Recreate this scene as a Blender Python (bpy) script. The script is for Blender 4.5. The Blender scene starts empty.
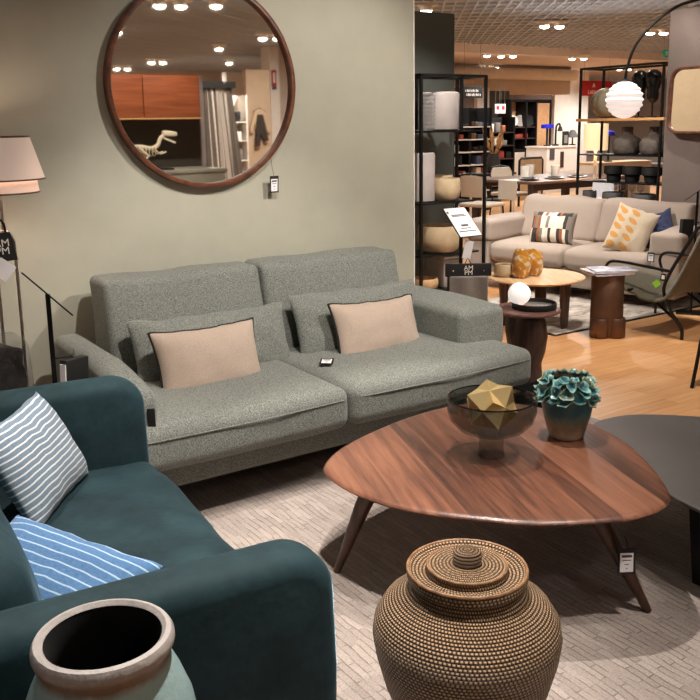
import bpy, math, random
from mathutils import Vector, Matrix, noise
random.seed(11)
PI = math.pi
R = math.radians
C = bpy.context.scene.collection

# ------------------------------------------------------------------ mesh helpers
# a "shape" is (verts, faces, uvs) with uvs = one list of (u,v) per face or None
def shp(v, f, uv=None): return ([tuple(p) for p in v], [tuple(q) for q in f], uv)

def join(*ss):
    V, F, U, has = [], [], [], any(s[2] for s in ss)
    for v, f, u in ss:
        o = len(V); V += v; F += [tuple(i + o for i in q) for q in f]
        if has: U += u if u else [[(0, 0)] * len(q) for q in f]
    return (V, F, U if has else None)

def xf(s, loc=(0, 0, 0), rot=(0, 0, 0), sc=(1, 1, 1)):
    from mathutils import Euler
    M = Matrix.Translation(loc) @ Euler(rot).to_matrix().to_4x4() @ Matrix.Diagonal((*sc, 1))
    return ([tuple(M @ Vector(p)) for p in s[0]], s[1], s[2])

def warp(s, fn): return ([tuple(fn(Vector(p))) for p in s[0]], s[1], s[2])

def box(x0, x1, y0, y1, z0, z1):
    v = [(x, y, z) for z in (z0, z1) for x, y in ((x0, y0), (x1, y0), (x1, y1), (x0, y1))]
    return shp(v, [(3, 2, 1, 0), (4, 5, 6, 7), (0, 1, 5, 4), (1, 2, 6, 5), (2, 3, 7, 6), (3, 0, 4, 7)])

def soft(x0, x1, y0, y1, z0, z1, r=.02, n=1, k=2, puff=(0, 0, 0), wr=0, ws=3, seed=0):
    """box with round edges; puff = bulge of the x, y, z faces, wr = wrinkles"""
    h = ((x1 - x0) / 2, (y1 - y0) / 2, (z1 - z0) / 2); c = ((x0 + x1) / 2, (y0 + y1) / 2, (z0 + z1) / 2)
    r = min(r, *(q * .98 for q in h))
    def cs(a):
        i = a - r; t = [r * math.tan(PI / 4 * j / k) for j in range(1, k + 1)]
        return [-i - q for q in reversed(t)] + [-i + 2 * i * j / n for j in range(n + 1)] + [i + q for q in t]
    G = [cs(a) for a in h]; key = {}; V = []; F = []
    def vert(q):
        kk = tuple(round(a, 6) for a in q)
        if kk in key: return key[kk]
        inn = [max(-(h[i] - r), min(h[i] - r, q[i])) for i in range(3)]
        d = Vector([q[i] - inn[i] for i in range(3)]); d.normalize()
        p = Vector(inn) + r * d
        t = [p[i] / h[i] for i in range(3)]
        for i in range(3):
            j, l = (i + 1) % 3, (i + 2) % 3
            b = max(0, 1 - t[j] ** 2) * max(0, 1 - t[l] ** 2)
            p[i] += puff[i] * math.copysign(1, t[i]) * abs(t[i]) ** 2 * b ** .6
        if wr: p += d * wr * noise.noise(p * ws + Vector((seed, seed * 2, 0)))
        key[kk] = len(V); V.append(tuple(p + Vector(c))); return key[kk]
    for a in range(3):
        b, e = (a + 1) % 3, (a + 2) % 3
        for sg in (-1, 1):
            for i in range(len(G[b]) - 1):
                for j in range(len(G[e]) - 1):
                    q = []
                    for bi, ej in ((i, j), (i + 1, j), (i + 1, j + 1), (i, j + 1)):
                        p = [0, 0, 0]; p[a] = sg * h[a]; p[b] = G[b][bi]; p[e] = G[e][ej]; q.append(vert(p))
                    F.append(tuple(q if sg > 0 else reversed(q)))
    return shp(V, F)

def lathe(prof, seg=40, closed=False):
    V, F, U, rings = [], [], [], []
    L = [0]
    for a, b in zip(prof, prof[1:]): L.append(L[-1] + math.hypot(b[0] - a[0], b[1] - a[1]))
    for r, z in prof:
        if r < 1e-6: rings.append([len(V)] * seg); V.append((0, 0, z))
        else:
            rings.append(list(range(len(V), len(V) + seg)))
            V += [(r * math.cos(2 * PI * i / seg), r * math.sin(2 * PI * i / seg), z) for i in range(seg)]
    for j in range(len(prof) - 1):
        for i in range(seg):
            k = (i + 1) % seg; a, b, c, d = rings[j][i], rings[j][k], rings[j + 1][k], rings[j + 1][i]
            u0, u1 = i / seg, (i + 1) / seg
            q = [(a, (u0, L[j])), (b, (u1, L[j])), (c, (u1, L[j + 1])), (d, (u0, L[j + 1]))]
            o = []
            for p in q:
                if not any(p[0] == t[0] for t in o): o.append(p)
            if len(o) > 2: F.append(tuple(p[0] for p in o)); U.append([p[1] for p in o])
    for e, rg in ((0, rings[0]), (-1, rings[-1])):
        if prof[e][0] > 1e-6 and not closed:
            q = list(reversed(rg)) if e == 0 else rg; F.append(tuple(q)); U.append([(0, 0)] * seg)
    return (V, F, U)

def smooth_line(pts, n=6, closed=False):
    P = [Vector(p) for p in pts]; out = []; m = len(P)
    for i in range(m if closed else m - 1):
        if closed: a, b, c, d = P[i - 1], P[i], P[(i + 1) % m], P[(i + 2) % m]
        else: b, c = P[i], P[i + 1]; a = P[i - 1] if i else 2 * b - c; d = P[i + 2] if i + 2 < m else 2 * c - b
        for k in range(n):
            t = k / n
            out.append(.5 * ((2 * b) + (c - a) * t + (2 * a - 5 * b + 4 * c - d) * t * t + (3 * b - a - 3 * c + d) * t ** 3))
    if not closed: out.append(P[-1])
    return out

def tube(pts, r, seg=8, closed=False):
    P = [Vector(p) for p in pts]; n = len(P); rr = r if isinstance(r, (list, tuple)) else [r] * n
    V, F = [], []; up = None
    for i in range(n):
        t = (P[(i + 1) % n] - P[i - 1]) if closed or 0 < i < n - 1 else (P[1] - P[0] if i == 0 else P[-1] - P[-2])
        t.normalize()
        if up is None: up = t.orthogonal().normalized()
        else: up = (up - t * up.dot(t)); up = up.normalized() if up.length > 1e-6 else t.orthogonal().normalized()
        b = t.cross(up)
        V += [tuple(P[i] + rr[i] * (math.cos(2 * PI * k / seg) * up + math.sin(2 * PI * k / seg) * b)) for k in range(seg)]
    for i in range(n if closed else n - 1):
        for k in range(seg):
            a = i * seg; c = ((i + 1) % n) * seg; l = (k + 1) % seg
            F.append((a + k, a + l, c + l, c + k))
    if not closed: F += [tuple(range(seg - 1, -1, -1)), tuple(range((n - 1) * seg, n * seg))]
    return shp(V, F)

def rod(a, b, r, seg=8, r2=None): return tube([a, b], [r, r if r2 is None else r2], seg)

def bar(a, b, w, d=None):
    """square bar between two points"""
    a, b = Vector(a), Vector(b); t = (b - a).normalized(); u = Vector((0, 0, 1)) if abs(t.z) < .9 else Vector((1, 0, 0))
    s = t.cross(u).normalized(); u = s.cross(t); d = d or w
    V = [tuple(p + s * i * w / 2 + u * j * d / 2) for p in (a, b) for i, j in ((-1, -1), (1, -1), (1, 1), (-1, 1))]
    return shp(V, [(3, 2, 1, 0), (4, 5, 6, 7), (0, 1, 5, 4), (1, 2, 6, 5), (2, 3, 7, 6), (3, 0, 4, 7)])

def slab(out, prof):
    """closed outline (x,y) counter-clockwise swept up through (inset, z) steps"""
    n = len(out); P = [Vector((p[0], p[1])) for p in out]; N = []
    for i in range(n):
        t = (P[(i + 1) % n] - P[i - 1]).normalized(); N.append(Vector((-t.y, t.x)))
    V, F = [], []
    for ins, z in prof: V += [(P[i].x + N[i].x * ins, P[i].y + N[i].y * ins, z) for i in range(n)]
    for j in range(len(prof) - 1):
        for i in range(n): k = (i + 1) % n; F.append((j * n + i, j * n + k, (j + 1) * n + k, (j + 1) * n + i))
    F += [tuple(range(n - 1, -1, -1)), tuple(range((len(prof) - 1) * n, len(prof) * n))]
    return shp(V, F)

def rrect(w, h, r, k=5):
    o = []
    for cx, cy, a0 in ((w / 2 - r, h / 2 - r, 0), (-w / 2 + r, h / 2 - r, 90), (-w / 2 + r, -h / 2 + r, 180), (w / 2 - r, -h / 2 + r, 270)):
        o += [(cx + r * math.cos(R(a0 + 90 * i / k)), cy + r * math.sin(R(a0 + 90 * i / k))) for i in range(k + 1)]
    return o

def pillow(w, h, t, pinch=.05, wr=.006, seed=0, nu=26, nv=18, sag=0):
    """scatter cushion standing in the XZ plane, front towards -Y"""
    V, F, U = [], [], []; idx = {}
    def pt(u, v, s):
        b = ((1 - abs(u) ** 3) * (1 - abs(v) ** 3)) ** .55 if abs(u) < 1 and abs(v) < 1 else 0
        x = w / 2 * u * (1 - pinch * (1 - v * v)); z = h / 2 * v * (1 - pinch * 1.3 * (1 - u * u))
        y = s * t / 2 * b
        e = wr * noise.noise(Vector((u * 3 + seed, v * 3, s))) + wr * .6 * noise.noise(Vector((u * 8, v * 8 + seed, s)))
        y += e * (.3 + b); z += sag * w * (u * u - .5) + wr * noise.noise(Vector((u * 4 + seed, 5, v * 2)))
        return (x, y, z)
    for s in (-1, 1):
        for j in range(nv + 1):
            for i in range(nu + 1):
                edge = i in (0, nu) or j in (0, nv)
                k = (i, j, 0 if edge else s)
                if k not in idx:
                    u = math.sin(PI / 2 * (2 * i / nu - 1)); v = math.sin(PI / 2 * (2 * j / nv - 1))
                    idx[k] = len(V); V.append(pt(u, v, 0 if edge else s))
        for j in range(nv):
            for i in range(nu):
                q, uu = [], []
                for a, b in ((i, j), (i + 1, j), (i + 1, j + 1), (i, j + 1)):
                    e = a in (0, nu) or b in (0, nv); q.append(idx[(a, b, 0 if e else s)])
                    uu.append((.5 + .5 * math.sin(PI / 2 * (2 * a / nu - 1)), .5 + .5 * math.sin(PI / 2 * (2 * b / nv - 1))))
                if s > 0: q.reverse(); uu.reverse()
                F.append(tuple(q)); U.append(uu)
    rim = [V[idx[(i, 0, 0)]] for i in range(nu)] + [V[idx[(nu, j, 0)]] for j in range(nv)] + [V[idx[(i, nv, 0)]] for i in range(nu, 0, -1)] + [V[idx[(0, j, 0)]] for j in range(nv, 0, -1)]
    return (V, F, U), rim

def ball(r, seg=24, n=12, sc=(1, 1, 1)):
    s = lathe([(r * math.sin(PI * i / n) if 0 < i < n else 0, -r * math.cos(PI * i / n)) for i in range(n + 1)], seg)
    return xf(s, sc=sc)

# ------------------------------------------------------------------ object helpers
def mk(name, s, m, parent=None, loc=(0, 0, 0), rot=(0, 0, 0), label=None, cat=None, group=None, kind=None, sharp=40):
    me = bpy.data.meshes.new(name); me.from_pydata(s[0], [], s[1])
    if s[2]:
        ul = me.uv_layers.new(name='UVMap'); i = 0
        for q in s[2]:
            for c in q: ul.data[i].uv = c; i += 1
    me.polygons.foreach_set('use_smooth', [True] * len(me.polygons))
    me.set_sharp_from_angle(angle=R(sharp)); me.update()
    if m: me.materials.append(m)
    o = bpy.data.objects.new(name, me); C.objects.link(o)
    o.location = loc; o.rotation_euler = rot
    if parent: o.parent = parent
    return tag(o, label, cat, group, kind)

def tag(o, label=None, cat=None, group=None, kind=None):
    if label: o['label'] = label
    if cat: o['category'] = cat
    if group: o['group'] = group
    if kind: o['kind'] = kind
    return o

def T(name, label, cat, loc=(0, 0, 0), rz=0, group=None, rot=None):
    o = bpy.data.objects.new(name, None); C.objects.link(o); o.empty_display_size = .1
    o.location = loc; o.rotation_euler = rot if rot else (0, 0, rz)
    return tag(o, label, cat, group)

def st(name, s, m, **k): return mk(name, s, m, kind='structure', **k)

def dup(root, loc, rz=None, label=None, group=None):
    r = root.copy(); C.objects.link(r); r.location = loc
    if rz is not None: r.rotation_euler = (root.rotation_euler.x, root.rotation_euler.y, rz)
    if label: r['label'] = label
    if group: r['group'] = group
    for ch in [o for o in root.children]:
        c = ch.copy(); C.objects.link(c); c.parent = r
        for g in [o for o in ch.children]:
            d = g.copy(); C.objects.link(d); d.parent = c
    return r

def txt(name, body, size, m, parent, loc, rot, sx=1, sp=1):
    cu = bpy.data.curves.new(name, 'FONT'); cu.body = body; cu.size = size; cu.extrude = size * .015
    cu.align_x = 'CENTER'; cu.align_y = 'CENTER'; cu.space_line = sp; cu.resolution_u = 3
    t = bpy.data.objects.new(name, cu); C.objects.link(t)
    bpy.context.view_layer.update()
    me = bpy.data.meshes.new_from_object(t.evaluated_get(bpy.context.evaluated_depsgraph_get()))
    bpy.data.objects.remove(t)
    o = bpy.data.objects.new(name, me); C.objects.link(o); me.materials.clear(); me.materials.append(m)
    o.parent = parent; o.location = loc; o.rotation_euler = rot; o.scale = (sx, 1, 1)
    return o

# ------------------------------------------------------------------ materials
def lin(c):
    if isinstance(c, str): c = tuple(int(c[i:i + 2], 16) for i in (1, 3, 5))
    return tuple((q / 255 / 12.92 if q / 255 <= .04045 else ((q / 255 + .055) / 1.055) ** 2.4) for q in c) + (1,)

class N:
    def __init__(s, name):
        s.m = bpy.data.materials.new(name); s.m.use_nodes = True; s.t = s.m.node_tree; s.b = s.t.nodes['Principled BSDF']
    def n(s, typ, **k):
        x = s.t.nodes.new(typ)
        for a, v in k.items():
            if a.startswith('_'): setattr(x, a[1:], v)
            else: x.inputs[a.replace('__', ' ')].default_value = v
        return x
    def l(s, a, b): s.t.links.new(a, b)
    def co(s, kind='Object', sc=(1, 1, 1), rot=(0, 0, 0)):
        c = s.n('ShaderNodeTexCoord'); m = s.n('ShaderNodeMapping'); m.inputs['Scale'].default_value = sc; m.inputs['Rotation'].default_value = rot
        s.l(c.outputs[kind], m.inputs['Vector']); return m.outputs['Vector']
    def noise(s, v, scale=5, detail=4, rough=.55, dist=0):
        x = s.n('ShaderNodeTexNoise', Scale=scale, Detail=detail, Roughness=rough, Distortion=dist); s.l(v, x.inputs['Vector']); return x.outputs['Fac']
    def ramp(s, f, stops, interp='LINEAR'):
        x = s.n('ShaderNodeValToRGB'); x.color_ramp.interpolation = interp; e = x.color_ramp.elements
        while len(e) < len(stops): e.new(.5)
        for q, (p, c) in zip(e, stops): q.position = p; q.color = lin(c) if not isinstance(c, float) else (c, c, c, 1)
        s.l(f, x.inputs['Fac']); return x.outputs['Color']
    def mix(s, f, a, b, mode='MIX'):
        x = s.n('ShaderNodeMix', _data_type='RGBA', _blend_type=mode)
        for i, q in ((0, f), (6, a), (7, b)):
            if hasattr(q, 'links'): s.l(q, x.inputs[i])
            else: x.inputs[i].default_value = q if i == 0 else lin(q)
        return x.outputs[2]
    def math(s, op, a, b=0, c=0):
        x = s.n('ShaderNodeMath', _operation=op)
        for i, q in enumerate((a, b, c)):
            if hasattr(q, 'links'): s.l(q, x.inputs[i])
            else: x.inputs[i].default_value = q
        return x.outputs[0]
    def bump(s, f, strength=.3, dist=.01):
        x = s.n('ShaderNodeBump', Strength=strength, Distance=dist); s.l(f, x.inputs['Height'])
        s.l(x.outputs['Normal'], s.b.inputs['Normal']); return x
    def set(s, **k):
        for a, v in k.items():
            i = s.b.inputs[a.replace('__', ' ')]
            if hasattr(v, 'links'): s.l(v, i)
            else: i.default_value = v
        return s

def M(name, col, rough=.5, metal=0, col2=None, vs=6, stretch=(1, 1, 1), bump=None, lo=.35, hi=.65, kind='Object', **k):
    a = N(name); a.set(Roughness=rough, Metallic=metal)
    v = a.co(kind, stretch)
    if col2: a.set(Base__Color=a.ramp(a.noise(v, vs), [(lo, col), (hi, col2)]))
    else:
        c = lin(col); f = a.noise(v, vs)
        a.set(Base__Color=a.ramp(f, [(.3, col), (.7, tuple(min(255, q * 1.04 + 1) for q in (col if not isinstance(col, str) else [int(col[i:i + 2], 16) for i in (1, 3, 5)])))]))
    if bump: a.bump(a.noise(v, bump[0], 3), bump[1], bump[2] if len(bump) > 2 else .01)
    a.set(**k)
    return a.m

def emit(name, col, s):
    a = N(name); a.set(Base__Color=lin(col), Emission__Color=lin(col), Emission__Strength=s, Roughness=.4); return a.m

def fabric(name, dark, light, scale=260, mid=None, bump=.5, lo=.38, hi=.62, sheen=.15, kind='Object', big=.0):
    a = N(name); v = a.co(kind)
    w1 = a.noise(a.co(kind, (1, 1, 3.5)), scale, 3); w2 = a.noise(a.co(kind, (3.5, 3.5, 1)), scale, 3)
    f = a.math('MULTIPLY', a.math('ADD', w1, w2), .5)
    c = a.ramp(f, [(lo, dark), (hi, light)])
    if big: c = a.mix(a.math('MULTIPLY', a.noise(v, 3, 3), big), c, mid or dark)
    a.set(Base__Color=c, Roughness=.9, Sheen__Weight=sheen, Sheen__Roughness=.5); a.bump(f, bump, .004)
    return a.m

def wood(name, cols, grain=(1, 1, 1), rot=(0, 0, 0), plank=None, rough=.38, gs=14, coat=0, contrast=1.):
    """streaks run along local Y of the rotated frame"""
    a = N(name); v = a.co('Object', (1, 1, 1), rot)
    sv = a.n('ShaderNodeMapping'); sv.inputs['Scale'].default_value = grain; a.l(v, sv.inputs['Vector']); sv = sv.outputs['Vector']
    f = a.noise(sv, gs, 6, .6, .6)
    if plank:
        sx = a.n('ShaderNodeSeparateXYZ'); a.l(v, sx.inputs[0])
        wob = a.math('ADD', sx.outputs[0], a.math('MULTIPLY', a.noise(v, 1.5, 1), .02))
        fl = a.math('FLOOR', a.math('DIVIDE', wob, plank))
        wn = a.n('ShaderNodeTexWhiteNoise', _noise_dimensions='1D'); a.l(fl, wn.inputs['W'])
        f = a.math('ADD', a.math('MULTIPLY', f, .75 * contrast), a.math('MULTIPLY', wn.outputs['Value'], .3))
    a.set(Base__Color=a.ramp(f, [(p, c) for p, c in cols]), Roughness=rough, Coat__Weight=coat, Coat__Roughness=.2)
    a.bump(f, .06, .004); return a.m

m_sage = M('sage_wall_paint', (170, 168, 153), .75, bump=(180, .05))
m_taupe = M('taupe_wall_paint', (116, 103, 98), .8, bump=(180, .05))
m_char = M('charcoal_wall_paint', (82, 86, 82), .7)
m_far = M('far_wall_paint', (205, 192, 180), .8)
m_white = M('white_paint', (226, 220, 212), .6)
m_ceil = M('ceiling_metal', (178, 186, 196), .65)
m_plenum = M('plenum_dark', (122, 101, 88), .9)
m_ceil2 = M('plaster_ceiling', (234, 226, 222), .8)
m_black = M('black_metal', (20, 19, 19), .45, .3)
m_blackm = M('matt_black', (15, 15, 16), .7)
m_soot = M('soot_black', (7, 7, 7), .95, Specular__IOR__Level=.1)
m_darkm = M('dark_painted_metal', (100, 97, 96), .42, .3, bump=(400, .05))
m_card = M('white_card', (235, 232, 236), .6)
m_ink = M('grey_print', (70, 68, 74), .7)
m_whitetx = M('white_print', (225, 222, 216), .6)
m_brass = M('brass', (238, 212, 156), .3, .6, col2=(224, 194, 136), vs=5)
m_steel = M('brushed_steel', (170, 160, 150), .35, 1)
m_bronze = M('bronze_metal', (122, 92, 74), .42, .75, col2=(104, 76, 60), vs=4)
m_mirror = N('mirror_glass').set(Base__Color=(.9, .88, .85, 1), Metallic=1, Roughness=.02).m
m_sofa = fabric('grey_tweed', (38, 42, 40), (164, 168, 160), 195, lo=.39, hi=.63, bump=.7)
m_pink = fabric('blush_linen', (140, 121, 108), (194, 175, 160), 300, bump=.35, lo=.3, hi=.62)
m_beige = fabric('beige_linen', (146, 131, 120), (192, 176, 164), 200, bump=.3, lo=.3, hi=.7)
m_olive = fabric('olive_leather', (78, 72, 57), (106, 98, 80), 90, bump=.1)
m_navy = fabric('navy_linen', (30, 36, 66), (62, 70, 110), 220, bump=.3)
m_cream = fabric('cream_fabric', (190, 176, 158), (222, 210, 194), 200, bump=.2)
def velvet(name, a0, b0):
    a = N(name); v = a.co()
    a.set(Base__Color=a.ramp(a.noise(v, 6, 5, .65), [(.3, a0), (.72, b0)]), Roughness=.75, Sheen__Weight=1, Sheen__Roughness=.28, Sheen__Tint=lin((124, 158, 178)), Specular__IOR__Level=.25)
    a.bump(a.noise(v, 9, 4), .25, .02); return a.m
m_teal = velvet('teal_velvet', (20, 38, 44), (40, 66, 73))
m_walnut = wood('walnut', [(.2, (46, 30, 26)), (.37, (80, 50, 39)), (.56, (117, 75, 57)), (.82, (150, 102, 79))], (9, .55, 9), (0, 0, R(20)), .085, .36, 4, .2, 1.05)
m_walleg = wood('walnut_leg', [(.3, (46, 28, 21)), (.7, (88, 55, 39))], (8, 8, .6), rough=.4, gs=5)
m_dkwood = wood('dark_oak', [(.3, (44, 31, 27)), (.7, (82, 58, 50))], (8, 8, .6), rough=.45, gs=5)
m_dktop = wood('dark_oak_top', [(.3, (80, 54, 48)), (.7, (120, 84, 76))], (1, 8, 8), rough=.3, gs=4)
m_lightw = wood('pale_oak', [(.3, (206, 166, 122)), (.7, (228, 194, 152))], (8, .7, 8), (0, 0, R(30)), rough=.4, gs=4)
m_frame = wood('walnut_frame', [(.3, (70, 42, 31)), (.7, (124, 76, 54))], (2, 2, 2), rough=.4, gs=9)
m_cab = wood('orange_walnut', [(.3, (128, 66, 38)), (.6, (166, 92, 56)), (.8, (184, 108, 68))], (.7, 6, 8), rough=.4, gs=3)
m_shelfw = wood('pine_shelf', [(.3, (205, 150, 92)), (.7, (230, 180, 120))], (6, .7, 6), rough=.5, gs=5)

def glass(name, col, rough=.02, alpha=None):
    a = N(name); a.set(Base__Color=lin(col), Roughness=rough, Transmission__Weight=1, IOR=1.45); return a.m
def sheet_glass(name, tint, rough=.03):
    # blown thin glass: tinted see-through with a mirror-like fresnel coat
    a = N(name); lw = a.n('ShaderNodeLayerWeight', Blend=.5); f = a.math('MULTIPLY_ADD', a.math('POWER', lw.outputs['Facing'], 4.), .6, .06); t = a.n('ShaderNodeBsdfTransparent'); g = a.n('ShaderNodeBsdfGlossy', Roughness=rough)
    t.inputs['Color'].default_value = lin(tint); g.inputs['Color'].default_value = (.9, .9, .9, 1)
    x = a.n('ShaderNodeMixShader'); a.l(f, x.inputs[0]); a.l(t.outputs[0], x.inputs[1]); a.l(g.outputs[0], x.inputs[2])
    a.l(x.outputs[0], a.t.nodes['Material Output'].inputs['Surface']); return a.m
m_smoke = sheet_glass('smoked_glass', (206, 208, 206))
m_smoke2 = sheet_glass('smoked_glass_rim', (120, 120, 122))
m_footg = sheet_glass('grey_clear_glass', (222, 222, 222))
m_clearthin = sheet_glass('clear_glass', (246, 246, 246))
def thin(name, col, a0=.4, rough=.3):
    a = N(name); a.set(Base__Color=lin(col), Roughness=rough, Alpha=a0); return a.m
m_bagfilm = thin('clear_bag_film', (120, 118, 116), .22, .2)
m_lampshade = N('linen_shade').set(Base__Color=lin((226, 200, 184)), Roughness=.9, Transmission__Weight=0, Emission__Color=lin((255, 226, 206)), Emission__Strength=.2).m
m_globe = emit('glowing_opal_glass', (250, 240, 234), .5)
m_lens = emit('spotlight_lens', (255, 240, 220), 9)
m_lens2 = emit('spotlight_lens_bright', (255, 240, 220), 14)

def oak_floor():
    a = N('oak_planks'); v = a.co('Object')
    b = a.n('ShaderNodeTexBrick', Scale=1, Mortar__Size=.0012, Brick__Width=1.1, Row__Height=.1, Bias=-.2); b.offset = .37
    a.l(v, b.inputs['Vector'])
    for i, c in ((1, (198, 142, 92)), (2, (228, 176, 122)), (3, (150, 100, 60))): b.inputs[i].default_value = lin(c)
    g = a.noise(a.co('Object', (1.2, 14, 1)), 3, 5)
    c = a.mix(.35, b.outputs['Color'], a.ramp(g, [(.3, (176, 118, 70)), (.7, (236, 186, 130))]))
    a.set(Base__Color=c, Roughness=.38, Coat__Weight=.1); return a.m

def rug_mat(name, c0, c1, ridge=True):
    a = N(name); v = a.co('Object', (1, 1, 1), (0, 0, R(90)))
    wv = a.n('ShaderNodeMapping'); d = a.n('ShaderNodeTexNoise', Scale=5, Detail=3)
    a.l(v, d.inputs['Vector'])
    x = a.n('ShaderNodeMix', _data_type='RGBA', _blend_type='LINEAR_LIGHT'); x.inputs[0].default_value = .02; a.l(v, x.inputs[6]); a.l(d.outputs['Color'], x.inputs[7])
    b = a.n('ShaderNodeTexBrick', Scale=1, Mortar__Size=.0028, Mortar__Smooth=1., Brick__Width=.15, Row__Height=.0235, Bias=0); b.offset = .43; b.squash = .7; b.squash_frequency = 3
    a.l(x.outputs[2], b.inputs['Vector'])
    for i, c in ((1, c0), (2, c1), (3, c0)): b.inputs[i].default_value = lin(c)
    f = a.noise(a.co('Object', (1, 1, 1)), 160, 3)
    big = a.noise(a.co('Object'), 1.6, 3); brk = a.noise(a.co('Object', (1, .5, 1)), 26, 3)
    crack = a.math('MULTIPLY', b.outputs['Fac'], a.ramp(brk, [(.38, .0), (.58, 1.)]))
    c = a.mix(.4, b.outputs['Color'], a.ramp(f, [(.35, tuple(q * .78 for q in c0)), (.65, c1)]))
    c = a.mix(a.math('MULTIPLY', big, .35), c, tuple(q * .86 for q in c0))
    c = a.mix(a.math('MULTIPLY', crack, .42), c, tuple(q * .55 for q in c0))
    a.set(Base__Color=c, Roughness=1, Sheen__Weight=.1)
    h = a.math('ADD', a.math('MULTIPLY', crack, -1.), a.math('MULTIPLY', f, .35))
    a.bump(h, .6, .010); return a.m
m_floor = oak_floor()
m_rug = rug_mat('ridged_wool_rug', (160, 147, 140), (194, 180, 172))
def farrug():
    a = N('mottled_rug'); v = a.co('Object', (1, 2.4, 1))
    f = a.noise(v, 3.2, 7, .7, .6)
    a.set(Base__Color=a.ramp(f, [(.34, (112, 104, 98)), (.5, (168, 158, 148)), (.64, (214, 204, 194))]), Roughness=1); a.bump(a.noise(v, 60), .3); return a.m
m_farrug = farrug()

def rattan(name, nu, dv):
    """woven cane in UV space: u around, v along the profile"""
    a = N(name); c = a.n('ShaderNodeTexCoord'); s = a.n('ShaderNodeSeparateXYZ'); a.l(c.outputs['UV'], s.inputs[0])
    v = a.math('DIVIDE', s.outputs[1], dv); row = a.math('FLOOR', v)
    u = a.math('ADD', a.math('MULTIPLY', s.outputs[0], nu), a.math('MULTIPLY', row, .38))
    fu = a.math('ABSOLUTE', a.math('SUBTRACT', a.math('FRACT', u), .5)); fv = a.math('ABSOLUTE', a.math('SUBTRACT', a.math('FRACT', v), .5))
    hu = a.math('SUBTRACT', 1, a.math('POWER', a.math('MULTIPLY', fu, 2), 2)); hv = a.math('SUBTRACT', 1, a.math('POWER', a.math('MULTIPLY', fv, 2), 2))
    h = a.math('MULTIPLY', a.math('POWER', hu, .6), a.math('POWER', hv, .7))
    n = a.noise(a.co('Object'), 30, 3)
    base = a.ramp(h, [(.12, (26, 17, 11)), (.5, (98, 72, 50)), (.95, (196, 164, 128))])
    a.set(Base__Color=a.mix(a.math('MULTIPLY', n, .45), base, (92, 66, 46)), Roughness=.55); a.bump(h, .9, .006); return a.m
m_rat = rattan('woven_rattan', 132, .0088)
m_ratlid = rattan('woven_rattan_lid', 92, .0092)
m_cane = M('cane_rim', (146, 108, 74), .55, col2=(104, 72, 46), vs=40)

def stripes(name, base, base2, line, n, axis=1, frac=.16, wob=.02):
    a = N(name); c = a.n('ShaderNodeTexCoord'); s = a.n('ShaderNodeSeparateXYZ'); a.l(c.outputs['UV'], s.inputs[0])
    nz = a.noise(c.outputs['UV'], 4, 2)
    p = a.math('ADD', s.outputs[axis], a.math('MULTIPLY', a.math('SUBTRACT', nz, .5), wob))
    f = a.math('FRACT', a.math('MULTIPLY', p, n))
    d = a.math('ABSOLUTE', a.math('SUBTRACT', f, .5))
    edge = a.math('ADD', d, a.math('MULTIPLY', a.math('SUBTRACT', a.noise(a.co('UV', (60, 60, 1) if axis else (60, 60, 1)), 3, 2), .5), .12))
    k = a.math('LESS_THAN', edge, frac / 2 + .02)
    cl = a.ramp(a.noise(a.co('UV', (6, 60, 1)), 6, 4), [(.35, base), (.65, base2)])
    a.set(Base__Color=a.mix(k, cl, line), Roughness=.9, Sheen__Weight=.15); a.bump(a.noise(a.co('UV'), 120, 2), .25, .003); return a.m
m_str1 = stripes('pale_denim_stripe', (98, 120, 142), (134, 152, 168), (224, 228, 230), 17, 1, .22, .006)
m_str2 = stripes('blue_denim_stripe', (58, 98, 148), (100, 144, 190), (176, 204, 228), 11, 1, .12, .008)

def block_stripe():
    a = N('patchwork_stripe'); c = a.n('ShaderNodeTexCoord')
    m = a.n('ShaderNodeMapping'); m.inputs['Rotation'].default_value = (0, 0, R(90)); a.l(c.outputs['UV'], m.inputs['Vector'])
    s = a.n('ShaderNodeSeparateXYZ'); a.l(c.outputs['UV'], s.inputs[0])
    col = a.math('FLOOR', a.math('MULTIPLY', s.outputs[0], 15)); row = a.math('FLOOR', a.math('MULTIPLY', s.outputs[1], 2.4))
    cc = a.n('ShaderNodeCombineXYZ'); a.l(col, cc.inputs[0]); a.l(row, cc.inputs[1])
    w = a.n('ShaderNodeTexWhiteNoise', _noise_dimensions='2D'); a.l(cc.outputs[0], w.inputs['Vector'])
    a.set(Base__Color=a.ramp(w.outputs['Value'], [(0, (60, 54, 50)), (.2, (226, 214, 198)), (.42, (128, 118, 108)), (.6, (150, 92, 60)), (.75, (232, 222, 208)), (.9, (64, 60, 60))], 'CONSTANT'), Roughness=.9); return a.m
m_block = block_stripe()
def leafprint():
    a = N('mustard_leaf_print'); c = a.n('ShaderNodeTexCoord'); s = a.n('ShaderNodeSeparateXYZ'); a.l(c.outputs['UV'], s.inputs[0])
    # rows of slanted oval leaves in two columns
    y = a.math('MULTIPLY', s.outputs[1], 5.2); fy = a.math('SUBTRACT', a.math('FRACT', y), .5)
    x = a.math('MULTIPLY', s.outputs[0], 3.2); fx = a.math('SUBTRACT', a.math('FRACT', x), .5)
    yy = a.math('ADD', fy, a.math('MULTIPLY', fx, .5))
    d = a.math('SQRT', a.math('ADD', a.math('POWER', a.math('MULTIPLY', fx, 1.1), 2), a.math('POWER', a.math('MULTIPLY', yy, 1.35), 2)))
    leaf = a.math('LESS_THAN', d, .42)
    band = a.math('MULTIPLY', a.math('GREATER_THAN', s.outputs[0], .02), a.math('LESS_THAN', s.outputs[0], .63))
    a.set(Base__Color=a.mix(a.math('MULTIPLY', leaf, band), (204, 188, 166), (204, 150, 84)), Roughness=.9); return a.m
m_leaf = leafprint()

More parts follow.
